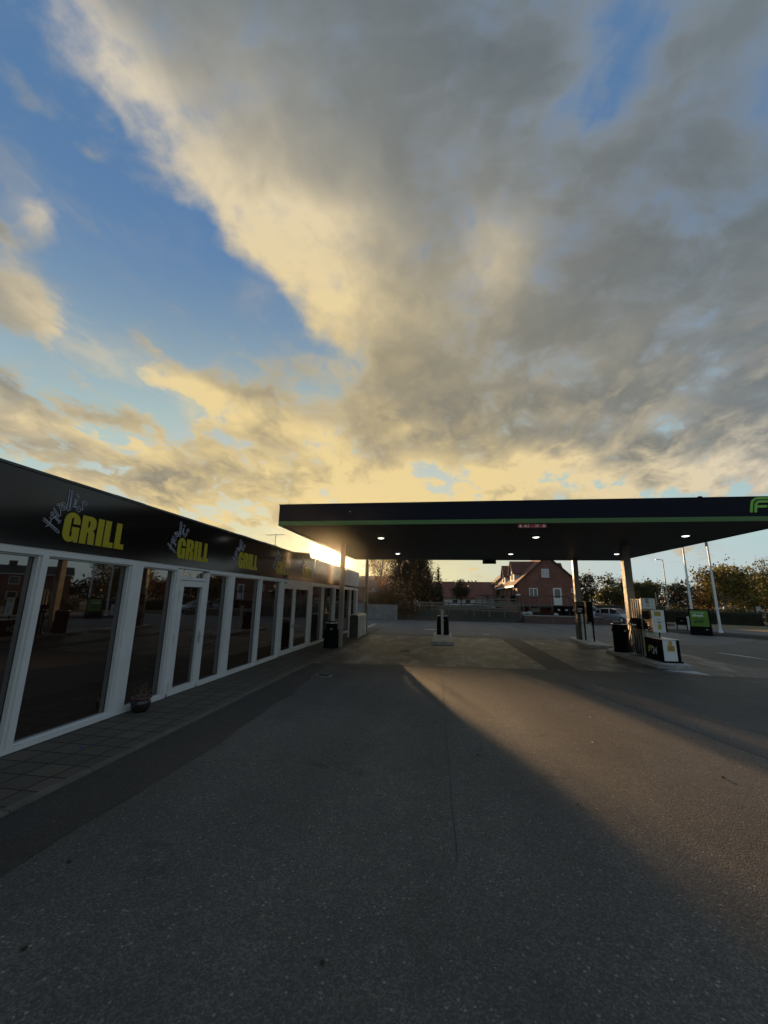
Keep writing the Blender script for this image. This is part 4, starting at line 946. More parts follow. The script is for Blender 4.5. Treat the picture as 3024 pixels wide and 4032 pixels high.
def tree(loc, label, blobs, n, size, mat, trunk=None, name='broadleaf_tree', group='trees across the street', seed=1, tmat='trunk', hollow=.35, limbs=9):
    t = thing(name, label, 'tree', loc, 0, group); r = random.Random(seed)
    leaf_cloud('crown', blobs, n, size, M[mat], t, hollow, seed)
    zt = max(b[2]+b[5]*.6 for b in blobs); b = MB(); tr = trunk or (.16, 0, 0); lean = (tr[1], tr[2])
    pts = [(lean[0]*s_*s_*zt*.3+.05*math.sin(s_*7+seed), lean[1]*s_*s_+.05*math.cos(s_*5+seed), zt*s_-.1) for s_ in (0, .12, .3, .5, .75, 1)]
    b.tube(pts, [tr[0]*1.35, tr[0], tr[0]*.85, tr[0]*.6, tr[0]*.35, .02], 8)
    for i in range(limbs):
        bl = blobs[r.randrange(len(blobs))]; s_ = r.uniform(.25, .7); k0 = int(s_*5); p0 = Vector(pts[k0]).lerp(Vector(pts[min(5, k0+1)]), s_*5-k0)
        p2 = Vector((bl[0]+r.uniform(-.8, .8)*bl[3], bl[1]+r.uniform(-.8, .8)*bl[4], bl[2]+r.uniform(-.3, .9)*bl[5])); p1 = p0.lerp(p2, .5)+Vector((0, 0, -.06*(p2-p0).length))
        b.tube([p0, p1, p2], [tr[0]*.42, tr[0]*.26, .012], 6)
        for q_ in range(3):
            e = p1.lerp(p2, r.uniform(.2, .9)); b.tube([e, e+Vector((r.uniform(-1, 1), r.uniform(-1, 1), r.uniform(-.2, .9)))*.35*bl[3]], [.02, .006], 4)
    b.build('trunk', M[tmat], t); return t
def blobs_round(r_, h, w, z0, k_=7, flat=.8):
    out = [(0, 0, z0+h*.5, w*.72, w*.72, h*.42)]
    for i in range(k_):
        a = r_.uniform(0, 6.28); d_ = r_.uniform(.35, .75)*w; z = z0+h*r_.uniform(.2, .88); s_ = w*r_.uniform(.3, .5)*(1.1-.5*abs((z-z0)/h-.45)); out.append((d_*math.cos(a), d_*math.sin(a), z, s_, s_, s_*flat))
    return out
rr = random.Random(5)
tree((-7.3, 48.5, gh(-7.3, 48)), 'half bare autumn tree with thin orange leaves behind the concrete wall', [(.6, 0, 4.0, 1.7, 1.2, 1.6), (-1.0, .2, 4.6, 1.0, .8, 1.2), (.9, 0, 5.6, 1.3, 1, 1.3), (-.4, 0, 6.2, 1.5, 1, 1.2), (.3, -.2, 2.7, .8, .6, .7), (-1.1, 0, 5.9, .8, .7, .9)], 2300, .085, 'leafautumn', (.11, .1, 0), seed=3, limbs=34, hollow=.1)
tree((-3.3, 47.2, 1.0), 'broad dense dark green tree filling the gap behind the canopy', [(0, 0, 3.2, 2.1, 1.7, 3.0), (-1.6, 0, 2.0, 1.6, 1.4, 1.9), (1.5, .1, 1.5, 1.1, 1.3, 1.5), (-1.2, 0, 5.0, 1.5, 1.3, 1.8), (.55, 0, 5.3, 1.35, 1.3, 1.8), (-.3, 0, 6.9, 1.5, 1.2, 1.4), (1.2, -.3, 3.1, 1.2, 1, 1.9), (-1.3, -.2, 3.4, 1.4, 1.2, 1.5), (2.1, 0, 1.6, .95, 1, 1.4)], 22000, .125, 'leafdark', (.2, 0, 0), seed=4)
tree((-1.7, 49.5, 1.1), 'sparse thin tree with few leaves beside the dense dark one', [(.3, 0, 5.4, 1.0, .8, 1.0), (.7, 0, 4.5, .8, .6, .9), (.2, 0, 6.5, .9, .7, .7), (.9, 0, 3.6, .5, .5, .5)], 420, .075, 'leafdark', (.07, .15, 0), seed=8, limbs=22, hollow=.05)
def bush(loc, label, blobs, n, size, mat, seed=1, name='bush', cat='bush', group=None):
    t = thing(name, label, cat, loc, 0, group); leaf_cloud('foliage', blobs, n, size, M[mat], t, .3, seed); b = MB(); r = random.Random(seed)
    for i in range(6):
        q_ = blobs[i % len(blobs)]; b.tube([(r.uniform(-.1, .1), r.uniform(-.1, .1), -.1), (q_[0]*.5, q_[1]*.5, q_[2]*.55), (q_[0], q_[1], q_[2])], [.04, .03, .01], 5)
    b.build('stems', M['trunk'], t); return t
bush((-3.4, 43.6, .5), 'low dark overgrown bush at the end of the concrete wall', [(0, 0, .5, .9, .7, .8), (-.7, 0, .6, .7, .6, .8), (.7, .1, .2, .7, .6, .6), (-.3, -.5, -.1, .8, .6, .6)], 2600, .08, 'leafdark', 6)
bush((-5.9, 44.8, 1.0), 'wide dark bush behind the concrete wall', [(-1.4, 0, .9, 1.1, .8, .9), (0, 0, 1.0, 1.2, .9, 1.0), (1.3, 0, 1.0, 1.0, .8, 1.1), (-.5, 0, 1.6, 1.0, .8, .8)], 3600, .09, 'leafdark', 7)
bush((-11.2, 46.5, 1.0), 'unseen shrub added beyond the shop corner to shape the shadow edge', [(-1.5, 0, 1.8, 1.5, 1.2, 1.8), (-.9, 0, 2.7, 1.1, 1.1, .9), (-3.0, 0, 1.5, 1.6, 1.2, 1.6), (.1, 0, 3.1, .7, .8, .6), (.5, 0, 3.5, .75, .8, .5)], 8500, .12, 'leafdark', 9)  # added out of view, blobs shaped to shade the near asphalt
bl = [(0, 0, .5+i*.55, .78*(1-i/9.2)+.06, .78*(1-i/9.2)+.06, .5) for i in range(9)]
tree((-.35, 52, 1.15), 'narrow pointed dark conifer in front of the low tiled house', bl, 4200, .07, 'leafdark', (.09, 0, 0), 'conifer', seed=12)
tree((2.5, 53.5, 1.15), 'small round garden tree in front of the white low house', [(0, 0, 2.2, 1.0, .9, 1.1), (-.5, 0, 1.9, .7, .7, .8), (.55, 0, 1.9, .7, .7, .8), (0, 0, 3.1, .55, .5, .55)], 3000, .08, 'leafdark', (.10, 0, 0), seed=13)
bush((7.6, 59.5, 1.3), 'wispy shrub showing above the low house roof by the brick house', [(0, 0, 2.6, .5, .4, .9), (.35, 0, 3.3, .35, .3, .6), (-.35, 0, 2.9, .3, .3, .4)], 170, .09, 'leafgreen', 15)
TR = [((25.1, 75, 0), 'tall dark tree beside the gable of the brick house', 7.6, 3.0, 1.0, 'leafdark'), ((25.2, 64, 0), 'round full green tree behind the parked silver car', 6.1, 2.75, .7, 'leafgreen'),
      ((29.7, 70, 0), 'orange brown tree behind the front right canopy column', 6.7, 1.9, .8, 'leafautumn'), ((32.2, 69, 0), 'small dark green tree between the canopy column and the street lamp', 5.9, 1.9, .6, 'leafgreen'),
      ((35.6, 84, 0), 'low distant green tree before the street lamp', 5.3, 2.6, .4, 'leafdark'), ((39.8, 85, 0), 'distant broad tree behind the street lamp', 6.2, 3.0, .4, 'leafgreen'), ((44.5, 85, 0), 'distant flat topped tree between lamp and flagpole', 6.6, 3.0, .4, 'leafdark'), ((48.5, 82, 0), 'distant brownish tree behind the left flagpole', 6.3, 3.0, .3, 'leafautumn'),
      ((34.3, 55, 0), 'big loose yellowing tree behind the right flagpole', 7.5, 3.3, 1.1, 'leafgold'), ((52.3, 76, 0), 'big dark green tree standing behind the clipped hedge end', 9.2, 4.0, .8, 'leafgreen'), ((55.8, 74, 0), 'orange and green tree farthest along beyond the hedge end', 9.8, 4.2, .8, 'leafgold'),
      ((48, 70.5, 0), 'tall green tree mirrored in the shop glass, beyond the hedge', 7.0, 3.4, 1.0, 'leafgreen'), ((41, 62.5, 0), 'wide yellowing tree mirrored in the shop glass, nearer than the green one', 7.4, 3.6, 1.0, 'leafgold'), ((54, 82, 0), 'rounded dark tree behind the two trees mirrored in the shop glass', 6.6, 3.8, 1.0, 'leafdark')]
for i, (loc, lab, h, w, z0, mt) in enumerate(TR):
    r_ = random.Random(100+i); big = loc[1] < 60 or i in (9, 10); n = 5200 if big else 3000
    if i >= 11: n = 3500
    tree(loc, lab, blobs_round(r_, h-z0, w, z0, 11 if big else 8), n, .15 if big else .17, mt, (.20, .25*(-1 if i == 8 else .5), 0), seed=30+i, tmat='birch' if i == 8 else 'trunk', limbs=14 if big else 8, hollow=.25 if i != 8 else .15)
# undergrowth
UB = [((28.6, 56, 0), 'dry golden undergrowth behind the left end of the clipped hedge', 'leafgold', 2.2), ((33.2, 51.5, 0), 'leafy undergrowth below the big yellowing tree', 'leafgold', 2.0), ((36.0, 45.5, 0), 'brownish bush beside the end of the clipped hedge', 'leafautumn', 2.0), ((40.5, 72, 0), 'dark undergrowth around the street lamp foot', 'leafgreen', 4.0)]
for i, (loc, lab, mt, w) in enumerate(UB):
    bush(loc, lab, [(-w*.8, 0, .6, w*.6, .9, .9), (w*.1, 0, .8, w*.6, 1, 1.1), (w*.9, .2, .6, w*.6, .9, .8)], 1700, .13, mt, 60+i)
# clipped hedge
t = thing('clipped_hedge', 'long low clipped dark hedge beyond the side road', 'hedge', (29.3, 49.8, 0))
v_ = []
hx = [(-4.2, 4.2), (3.7, -2.4)]; L_ = 9.6; dirx = (hx[1][0]-hx[0][0])/L_; diry = (hx[1][1]-hx[0][1])/L_
b = MB(); b.obox((-.25, .9, .62), ((dirx, diry, 0), (-diry, dirx, 0), (0, 0, 1)), (5.0, .62, .60)); b.build('inner_branches', M['hedge'], t)
r = np.random.default_rng(3); P = []
for i in range(7000):
    u_ = r.uniform(-5.1, 5.1); f = r.integers(0, 4); 
    if f == 0: w_, z = r.uniform(-.68, .68), 1.25
    elif f == 1: w_, z = -.68, r.uniform(0, 1.25)
    elif f == 2: w_, z = .68, r.uniform(0, 1.25)
    else: w_, z, u_ = r.uniform(-.68, .68), r.uniform(0, 1.25), (5.08 if r.random() > .5 else -5.08)
    P.append((-.25+dirx*u_-diry*w_, .9+diry*u_+dirx*w_, z))
P = np.array(P)+r.normal(size=(7000, 3))*.035; P[:, 2] += .05*np.sin(P[:, 0]*2.1)
b = MB()
for p_ in P:
    a = Vector(r.normal(size=3)).normalized(); q_ = a.orthogonal().normalized(); s_ = .06; p_ = Vector(p_); k0 = len(b.v); b.v += [tuple(p_-a*s_), tuple(p_+q_*s_*.6), tuple(p_+a*s_), tuple(p_-q_*s_*.6)]; b.f.append((k0, k0+1, k0+2, k0+3)); b.mi.append(0); b.sm.append(False)
b.build('leaves', M['hedge'], t)
# far-off wood closing the horizon
far = []
r_ = random.Random(77)
for i in range(46): far.append((-170+i*9+r_.uniform(-3, 3), 170+r_.uniform(-12, 12), r_.uniform(3, 5), 7, 5, r_.uniform(3.0, 5.0)))
tag(leaf_cloud('distant_wood', far, 16000, .75, M['leafdark'], None, .5, 5), 'distant dark line of woodland closing the horizon', 'woodland', kind='stuff')
far2 = [(90+r_.uniform(-4, 4), 5+i*7, r_.uniform(2, 3), 4, 5, r_.uniform(2.2, 3.6)) for i in range(16)]
tag(leaf_cloud('distant_wood', far2, 9000, .5, M['leafdark'], None, .5, 6), 'dark line of trees far off to the right', 'woodland', kind='stuff')

# ------------------------------------------------------------------ walls and fences along the street
t = thing('concrete_wall', 'grey concrete retaining wall along the street behind the shop end', 'wall', (-9.0, 42.1, 0))
b = MB(); b.box(-7, 4.45, -.12, .12, 0, 1.46); b.build('wall_face', M['concrete'], t, bevel=.02)
b = MB(); b.box(-7.03, 4.48, -.16, .16, 1.462, 1.53); b.build('coping', M['concrete'], t)
t = thing('brick_wall', 'low dark brick retaining wall below the brick house', 'wall', (9.0, 42.1, 0))
b = MB(); b.box(-.9, 6.3, -.12, .14, 0, .70); b.box(6.3, 7.2, -.12, .14, 0, .5); b.build('wall_face', M['brickdark'], t)
b = MB(); b.box(-.93, 6.33, -.16, .18, .702, .76); b.build('coping', M['stone'], t)
t = thing('kerb_wall', 'low dark wall in front of the parked cars', 'wall', (19.0, 43.6, 0))
b = MB(); b.box(-3.0, 3.4, -.1, .1, 0, .20); b.build('wall_face', M['brickdark'], t, bevel=.02)
t = thing('rail_fence', 'long two rail wooden fence along the top of the grass bank', 'fence', (.7, 43.35, 1.0))
b = MB(); b.box(-3.45, 3.6, -.03, 0, .70, .84); b.box(-3.45, 3.6, -.03, 0, .42, .55); b.build('rail', M['wood'], t)
for i in range(5):
    b = MB(); x = -3.45+i*1.75; b.box(x-.05, x+.05, 0.002, .10, -.5, 1.25 if i == 0 else .92); b.build('fence_post', M['wood'], t)
t = thing('rail_fence', 'four rail grey wooden fence in front of the house terrace', 'fence', (5.8, 42.75, .85))
for k_ in range(4):
    b = MB(); z = .20+k_*.235; b.box(-2.6, 2.15, -.03, 0, z, z+.12); b.build('rail', M['wood'], t)
for i in range(4):
    b = MB(); x = -2.5+i*1.52; b.box(x-.05, x+.05, .002, .10, -.4, 1.06); b.build('fence_post', M['wood'], t)
# ------------------------------------------------------------------ brick house with dormers
HX0, HX1, HY0, HY1, EZ, RZ = 8.62, 15.55, 48.0, 68.0, 4.10, 7.25
hs = thing('brick_house', 'red brick gabled house with white windows and dormers across the street', 'house', (12, 48, 0))
def hb(name, mb, mat, parent=hs):
    mb.v = [(x-12, y-48, z) for (x, y, z) in mb.v]; return mb.build(name, mat, parent)
xc = (HX0+HX1)/2
b = MB(); b.prof([(HX0, .5), (HX1, .5), (HX1, EZ), (xc, RZ-.12), (HX0, EZ)], (0, 0, 0), (1, 0, 0), (0, 0, 1), -HY1, -HY0); hb('wall', b, M['brick'])
sl_ = (RZ-EZ)/(xc-HX0)
def slope(sgn, x_out, mat=None):
    b = MB(); e = xc+sgn*(xc-HX0+.42); ez = EZ-.42*sl_
    pts = [(e, ez), (xc, RZ), (xc, RZ+.10), (e, ez+.10)]
    b.prof(pts if sgn < 0 else pts[::-1], (0, 0, 0), (1, 0, 0), (0, 0, 1), -HY1-.1, -(HY0-.22)); return b
hb('roof_slope', slope(-1, 0), M['rooftile']); rs = hb('roof_slope', slope(1, 0), M['rooftile'])
b = MB(); b.box(xc-.09, xc+.09, HY0-.22, HY1+.1, RZ+.06, RZ+.18); hb('ridge', b, M['rooftile'])
for s_ in (-1, 1):
    b = MB(); e = xc+s_*(xc-HX0+.42); b.bar((e, HY0-.24, EZ-.42*sl_+.02), (xc, HY0-.24, RZ+.04), .04, .15, up=(0, 1, 0)); hb('verge_board', b, M['brickdark'])
b = MB(); b.box(HX0-.46, HX0-.34, HY0-.2, HY1, EZ-.40, EZ-.28); hb('gutter', b, M['white'])
def hwin(x0, x1, z0, z1, fw=.09, mull=1, rows=1, name='window', mat='frame', y=None):
    y = HY0-.02
    b = MB(); b.box(x0, x0+fw, y-.04, y+.06, z0, z1); b.box(x1-fw, x1, y-.04, y+.06, z0, z1); b.box(x0+fw, x1-fw, y-.04, y+.06, z0, z0+fw); b.box(x0+fw, x1-fw, y-.04, y+.06, z1-fw, z1)
    for i in range(mull): xm = x0+(x1-x0)*(i+1)/(mull+1); b.box(xm-.05, xm+.05, y-.035, y+.055, z0+fw, z1-fw)
    for i in range(1, rows): zz = z0+(z1-z0)*i/rows; b.box(x0+fw, x1-fw, y-.03, y+.05, zz-.025, zz+.025)
    w = hb(name, b, M[mat]); b = MB(); b.box(x0+fw*.5, x1-fw*.5, y+.0, y+.01, z0+fw*.5, z1-fw*.5); hb('pane', b, M['housewin'] if rows == 1 else M['printlight'], w)
    b = MB(); b.box(x0-.06, x1+.06, y-.07, y+.06, z0-.07, z0-.003); hb('sill', b, M['brickdark'], w); return w
hwin(9.93, 10.86, 2.62, 3.58); hwin(11.40, 12.22, 4.78, 5.76, .10, 1, 3); hwin(14.50, 15.02, 3.10, 3.57, .08, 0)
b = MB(); y = HY0-.02; x0, x1, z0, z1 = 12.53, 13.42, 1.74, 3.62
b.box(x0, x0+.15, y-.04, y+.06, z0, z1); b.box(x1-.15, x1, y-.04, y+.06, z0, z1); b.box(x0+.15, x1-.15, y-.04, y+.06, z1-.14, z1); b.box(x0+.15, x1-.15, y-.04, y+.06, z0, z0+.78)
dd = hb('door', b, M['frame']); b = MB(); b.box(x0+.14, x1-.14, y, y+.01, z0+.77, z1-.13); hb('pane', b, M['housewin'], dd)
for (dy, dw, lb) in ((53.0, 1.5, 0), (60.0, 1.3, 1)):   # dormers looking left, their gables catch the sun
    x0, x1 = HX0+.35, xc-.2; e0, rz = 5.55, 6.98
    b = MB(); b.prof([(-dw, 4.3), (dw, 4.3), (dw, e0), (0, rz-.1), (-dw, e0)], (0, dy, 0), (0, 1, 0), (0, 0, 1), x0, x1); d_ = hb('dormer', b, M['render'])
    for s_ in (-1, 1):
        b = MB(); pts = [(s_*(dw+.25), e0-.25*(rz-e0)/dw), (0, rz), (0, rz+.09), (s_*(dw+.25), e0-.25*(rz-e0)/dw+.09)]
        b.prof(pts if s_ > 0 else pts[::-1], (0, dy, 0), (0, 1, 0), (0, 0, 1), x0-.25, x1+.2); hb('dormer_roof', b, M['rooftile'], d_)
    b = MB()
    for q_ in (-.55, .05): b.box(x0-.03, x0-.004, dy+q_, dy+q_+.5, 4.7, 5.5)
    hb('dormer_window', b, M['housewin'], d_)
b = MB(); b.prof([(0, RZ-1.9), (0, RZ-.4), (1.9, RZ-.4), (2.35, RZ-1.9)], (xc+.9, 52.5, 0), (1, 0, 0), (0, 0, 1), -3.0, 0); hb('cross_roof', b, M['rooftile'])
b = MB()
for (y0, y1) in ((49.2, 50.0), (51.5, 52.6), (55, 56), (58, 59), (62, 63)): b.box(HX0-.02, HX0+.02, y0, y1, 2.3, 3.5)
hb('side_window', b, M['housewin'])
b = MB(); b.box(10.02, 10.9, HY0-.06, HY0-.01, .95, 1.40); hb('cellar_hatch', b, M['frame'])
# attached wing behind
t = thing('house_wing', 'grey gabled wing joined to the rear of the brick house', 'house', (9.9, 70, 0))
b = MB(); b.prof([(-2.6, .6), (4.5, .6), (4.5, 4.2), (1.0, 6.6), (-2.6, 3.4)], (0, 0, 0), (1, 0, 0), (0, 0, 1), -8, 0); b.build('wall', M['concrete'], t)
b = MB(); b.bar((-2.9, 4, 3.2), (1.0, 4, 6.72), 8.3, .1, up=(0, 0, 1)); b.v = b.v; o_ = b.build('roof', M['roofdark'], t)
# ------------------------------------------------------------------ long low house
t = thing('low_house', 'long low white house with a broad red tiled roof behind the fence', 'house', (3, 62, 0))
b = MB(); b.box(-8.0, 4.9, 0, 7, .8, 2.45); b.build('wall', M['render'], t)
for s_ in (0, 1):
    b = MB(); pts = [(-.35, 2.30), (3.5, 4.82), (3.5, 4.94), (-.35, 2.42)] if s_ == 0 else [(7.35, 2.30), (7.35, 2.42), (3.5, 4.94), (3.5, 4.82)]
    b.prof(pts, (0, 0, 0), (0, 1, 0), (0, 0, 1), -8.3, 5.2); b.build('roof_slope', M['rooftile'], t)
for (x0, x1) in ((-1.35, -.6), (.6, 1.3), (-4.6, -3.9)):
    b = MB(); b.box(x0, x1, -.03, .02, 1.55, 2.1); w = b.build('window', M['wooddark'], t); b = MB(); b.box(x0+.07, x1-.07, -.04, -.031, 1.62, 2.03); b.build('pane', M['housewin'], w)
# dark house far left
t = thing('dark_house', 'dark far house with a long straight ridge behind the bare tree', 'house', (-16.5, 77, 0))
b = MB(); b.prof([(-4, .5), (4, .5), (4, 4.1), (0, 6.2), (-4, 4.1)], (0, 0, 0), (0, 1, 0), (0, 0, 1), -11, 8.4); b.build('wall', M['brickdark'], t)
for s_ in (-1, 1):
    b = MB(); pts = [(s_*4.4, 3.95), (0, 6.26), (0, 6.37), (s_*4.4, 4.06)]; b.prof(pts if s_ > 0 else pts[::-1], (0, 0, 0), (0, 1, 0), (0, 0, 1), -11.3, 8.7); b.build('roof_slope', M['roofdark'], t)
for x in (3.1, 4.3):
    b = MB(); b.box(x, x+1.0, -4.05, -4.0, 3.35, 4.0); w = b.build('window', M['frame'], t); b = MB(); b.box(x+.1, x+.9, -4.06, -4.051, 3.42, 3.93); b.build('pane', M['housewin'], w)
# globe garden lamp
t = thing('globe_lamp', 'small garden post lamp with a round white globe by the concrete wall', 'garden lamp', (-8.35, 44.2, 1.1))
b = MB(); b.tube([(0, 0, 0), (0, 0, .72)], .03, 6); b.build('lamp_post', M['black'], t)
b = MB(); b.lathe([(0, .70), (.07, .72), (.10, .80), (.07, .88), (0, .90)], (0, 0, 0), 14); b.build('globe', M['globe'], t)
# ------------------------------------------------------------------ deck, railing, garden things
t = thing('wooden_deck', 'raised wooden terrace with dark handrail and steps against the brick house', 'terrace', (9, 46, .7))
b = MB(); b.box(-5.3, 4.5, -.1, 1.95, .93, 1.03); b.build('deck_floor', M['wood'], t)
b = MB(); b.box(-1.1, 4.5, -.08, -.03, .78, .925); b.build('deck_edge', M['wooddark'], t)
b = MB(); b.box(-5.3, 4.45, -.14, -.06, 1.92, 2.0); b.bar((4.45, -.1, 1.97), (5.6, -.1, .98), .07, .07); b.build('handrail', M['wooddark'], t)
for i, x in enumerate((-5.2, -4.5, -3.6, -2.7, -1.8, -.9, -.2, .45, 1.45, 2.75, 4.4)):
    b = MB(); b.box(x-.05, x+.05, -.14, -.102 if False else -.105, .25 if i > 5 else .6, 1.915); b.build('deck_post', M['wood'], t)
for k_ in range(2):
    b = MB(); z = 1.22+k_*.30; b.box(-5.3, -.95, -.145, -.142, z, z+.12); b.build('deck_rail', M['wood'], t)
b = MB()
for i in range(5): b.box(4.5+i*.23, 4.73+i*.23, 0, 1.0, .72-i*.19, .80-i*.19)
b.build('deck_steps', M['wood'], t)
def chair(loc, rz, label):
    t = thing('garden_chair', label, 'garden chair', loc, rz, 'garden chairs on the terrace')
    b = MB(); b.box(-.24, .24, -.24, .24, .40, .45); b.build('seat', M['wooddark'], t)
    b = MB(); b.bar((0, .24, .45), (0, .34, .98), .46, .03, up=(0, 1, 0)); b.build('backrest', M['wooddark'], t)
    for x in (-.21, .21):
        for y in (-.21, .21):
            b = MB(); b.box(x-.02, x+.02, y-.02, y+.02, 0, .40); b.build('leg', M['wooddark'], t)
    return t
ch1 = chair((5.2, 46.6, 1.73), .3, 'dark garden chair leftmost on the wooden terrace')
dup(ch1, (6.2, 47.2, 1.73), -1.2, 'dark garden chair in the middle of the wooden terrace'); dup(ch1, (6.9, 46.5, 1.73), 2.6, 'dark garden chair nearest the covered barbecue')
t = thing('covered_barbecue', 'black covered barbecue standing on the terrace', 'barbecue', (8.0, 46.7, 1.73))
b = MB(); b.lathe([(.34, 0), (.36, .4), (.40, .8), (.33, .98), (.12, 1.06), (0, 1.07)], (0, 0, 0), 16); b.build('cover', M['black'], t)
b = MB(); b.lathe([(.2, .98), (.3, 1.06), (.18, 1.17), (0, 1.2)], (.5, .2, -.05), 12); b.build('folded_sack', M['render'], t)
wb = thing('wheelie_bin', 'black wheelie bin, leftmost of the row under the terrace', 'wheelie bin', (12.2, 45.3, .69), 0, 'wheelie bins beside the terrace')
b = MB(); b.prof([(-.26, .08), (.26, .08), (.30, .92), (-.30, .92)], (0, 0, 0), (1, 0, 0), (0, 0, 1), -.32, .32); b.build('bin_body', M['black'], wb, bevel=.02)
b = MB(); b.box(-.32, .32, -.36, .36, .925, .98); b.build('lid', M['black2'], wb, bevel=.015)
for x in (-.22, .22):
    b = MB(); b.tube([(x-.03, .26, .09), (x+.03, .26, .09)], .09, 10); b.build('wheel', M['rubber'], wb)
b = MB(); b.box(-.10, -.03, -.345, -.33, .5, .66); b.box(.03, .10, -.345, -.33, .5, .66); b.build('number_sticker', M['white'], wb)
dup(wb, (12.95, 45.35, .69), .05, 'black wheelie bin in the middle of the row under the terrace'); dup(wb, (13.7, 45.25, .69), -.08, 'black wheelie bin, rightmost of the row by the steps')
for i, (x, y, s_) in enumerate(((8.35, 43.4, .26), (8.9, 43.6, .30), (11.4, 43.2, .22))):
    b = MB(); b.lathe([(0, -.7), (.7, -.5), (1.0, 0), (.75, .55), (.2, .75), (0, .76)], (0, 0, 0), 9); b.v = [(q[0]*s_*(1+.25*math.sin(q[1]*3+i)), q[1]*s_*.8, q[2]*s_) for q in b.v]
    o = b.build('boulder', M['stone'], None, (x, y, .72+s_*.5)); tag(o, ('pale boulder at the right end of the four rail fence', 'larger pale boulder beside the fence end', 'flat pale boulder on top of the brick wall')[i], 'boulder', 'boulders on the bank')
# ------------------------------------------------------------------ parked vehicles
def vehicle(name, label, cat, loc, rz, st, W2, paint, glass_from, wheels, wr=.31, extras=()):
    """st: stations (x, z_sill, z_belt, z_roof, half width factor) from tail to nose"""
    t = thing(name, label, cat, loc, rz, 'cars parked across the street'); b = MB(); n = len(st); rings = []
    for (x, zs, zb, zr, wf) in st:
        w = W2*wf; zm = (zs+zb)/2
        rings.append([(x, -w*.94, zs), (x, -w, zm), (x, -w*.97, zb), (x, w*.97, zb), (x, w, zm), (x, w*.94, zs)])
    vs = [p_ for r_ in rings for p_ in r_]; fs = []
    for i in range(n-1):
        for j in range(6): fs.append((i*6+j, i*6+(j+1) % 6, (i+1)*6+(j+1) % 6, (i+1)*6+j))
    fs += [tuple(range(5, -1, -1)), tuple((n-1)*6+j for j in range(6))]
    b.add(vs, fs, 0, True); b.build('body', M[paint], t, bevel=.03)
    cab = [s_ for s_ in st if s_[3] > s_[2]+.02]; i0, i1 = st.index(cab[0]), st.index(cab[-1])
    seq = [st[i0-1]]+cab+[st[i1+1]] if i0 > 0 else cab+[st[i1+1]]
    b = MB(); vs = []
    for (x, zs, zb, zr, wf) in seq: w = W2*wf; wt = w*(.97-.19*min(1, max(0, zr-zb)/.5)); vs += [(x, -w*.955, zb), (x, -wt, max(zr-.05, zb+.005)), (x, wt, max(zr-.05, zb+.005)), (x, w*.955, zb)]
    m_ = len(seq); fs = [(i*4+j, i*4+j+1, (i+1)*4+j+1, (i+1)*4+j) for i in range(m_-1) for j in range(3)]+[(0, 1, 2, 3), tuple((m_-1)*4+3-j for j in range(4))]
    b.add(vs, fs, 0, False); b.build('cabin_glass', M['carglass'], t)
    rf = cab; b = MB(); vs = []
    for (x, zs, zb, zr, wf) in rf: wt = W2*wf*(.97-.19*min(1, (zr-zb)/.5))+.012; vs += [(x, -wt, zr-.07), (x, -wt*.9, zr), (x, wt*.9, zr), (x, wt, zr-.07)]
    m_ = len(rf); fs = [(i*4+j, i*4+j+1, (i+1)*4+j+1, (i+1)*4+j) for i in range(m_-1) for j in range(3)]+[(0, 1, 2, 3), tuple((m_-1)*4+3-j for j in range(4))]
    b.add(vs, fs, 0, True)
    for (xa, xb) in glass_from:
        for s_ in (-1, 1): b.bar((xa[0], s_*W2*.955*xa[2], xa[1]), (xb[0], s_*W2*xb[2], xb[1]), .07, .03)
    b.build('roof', M[paint], t)
    for x in wheels:
        for s_ in (-1, 1):
            b = MB(); b.tube([(x, s_*(W2*.80), wr), (x, s_*(W2*.99), wr)], wr, 18); wl = b.build('wheel', M['rubber'], t); b = MB(); b.tube([(x, s_*(W2*.985), wr), (x, s_*(W2*1.0), wr)], wr*.6, 14); b.build('wheel_rim', M['silver'], wl)
    xn = st[-1][0]
    for s_ in (-1, 1):
        b = MB(); b.obox((xn-.16, s_*W2*.70, st[-2][2]-.13), ((.85, s_*.35, 0), (-s_*.35, .85, 0), (0, 0, 1)), (.16, .14, .085)); b.build('headlight', M['headlight'], t, bevel=.03)
        b = MB(); b.obox((cab[-1][0]+.25, s_*(W2*1.03), cab[-1][2]+.10), ((1, 0, 0), (0, 1, 0), (0, 0, 1)), (.06, .09, .07)); b.build('mirror', M[paint], t, bevel=.02)
    b = MB(); b.obox((xn-.01, 0, st[-1][1]+.14), ((1, 0, 0), (0, 1, 0), (0, 0, 1)), (.03, W2*.55, .09)); b.build('grille', M['black'], t)
    b = MB(); b.obox((xn+.025, 0, st[-1][1]+.05), ((1, 0, 0), (0, 1, 0), (0, 0, 1)), (.01, .24, .05)); b.build('number_plate', M['white'], t)
    return t
hatch = [(-1.95, .42, .78, .78, .86), (-1.88, .30, .92, 1.02, .93), (-1.65, .24, .95, 1.38, .97), (-.9, .22, .94, 1.50, 1.0), (0, .22, .93, 1.50, 1.0), (.55, .22, .93, 1.38, 1.0), (1.15, .22, .95, .95, .98), (1.75, .24, .80, .80, .93), (2.0, .34, .62, .62, .80)]
vehicle('parked_car', 'silver hatchback with its nose towards the street beside the white van', 'car', (18.9, 48.0, .0), R(-58), hatch, .86, 'carsilver', [((1.12, .95, 1), (.55, 1.36, .8)), ((-.15, .93, 1), (-.2, 1.44, .79)), ((-1.2, .94, 1), (-1.35, 1.40, .79))], (-1.25, 1.25))
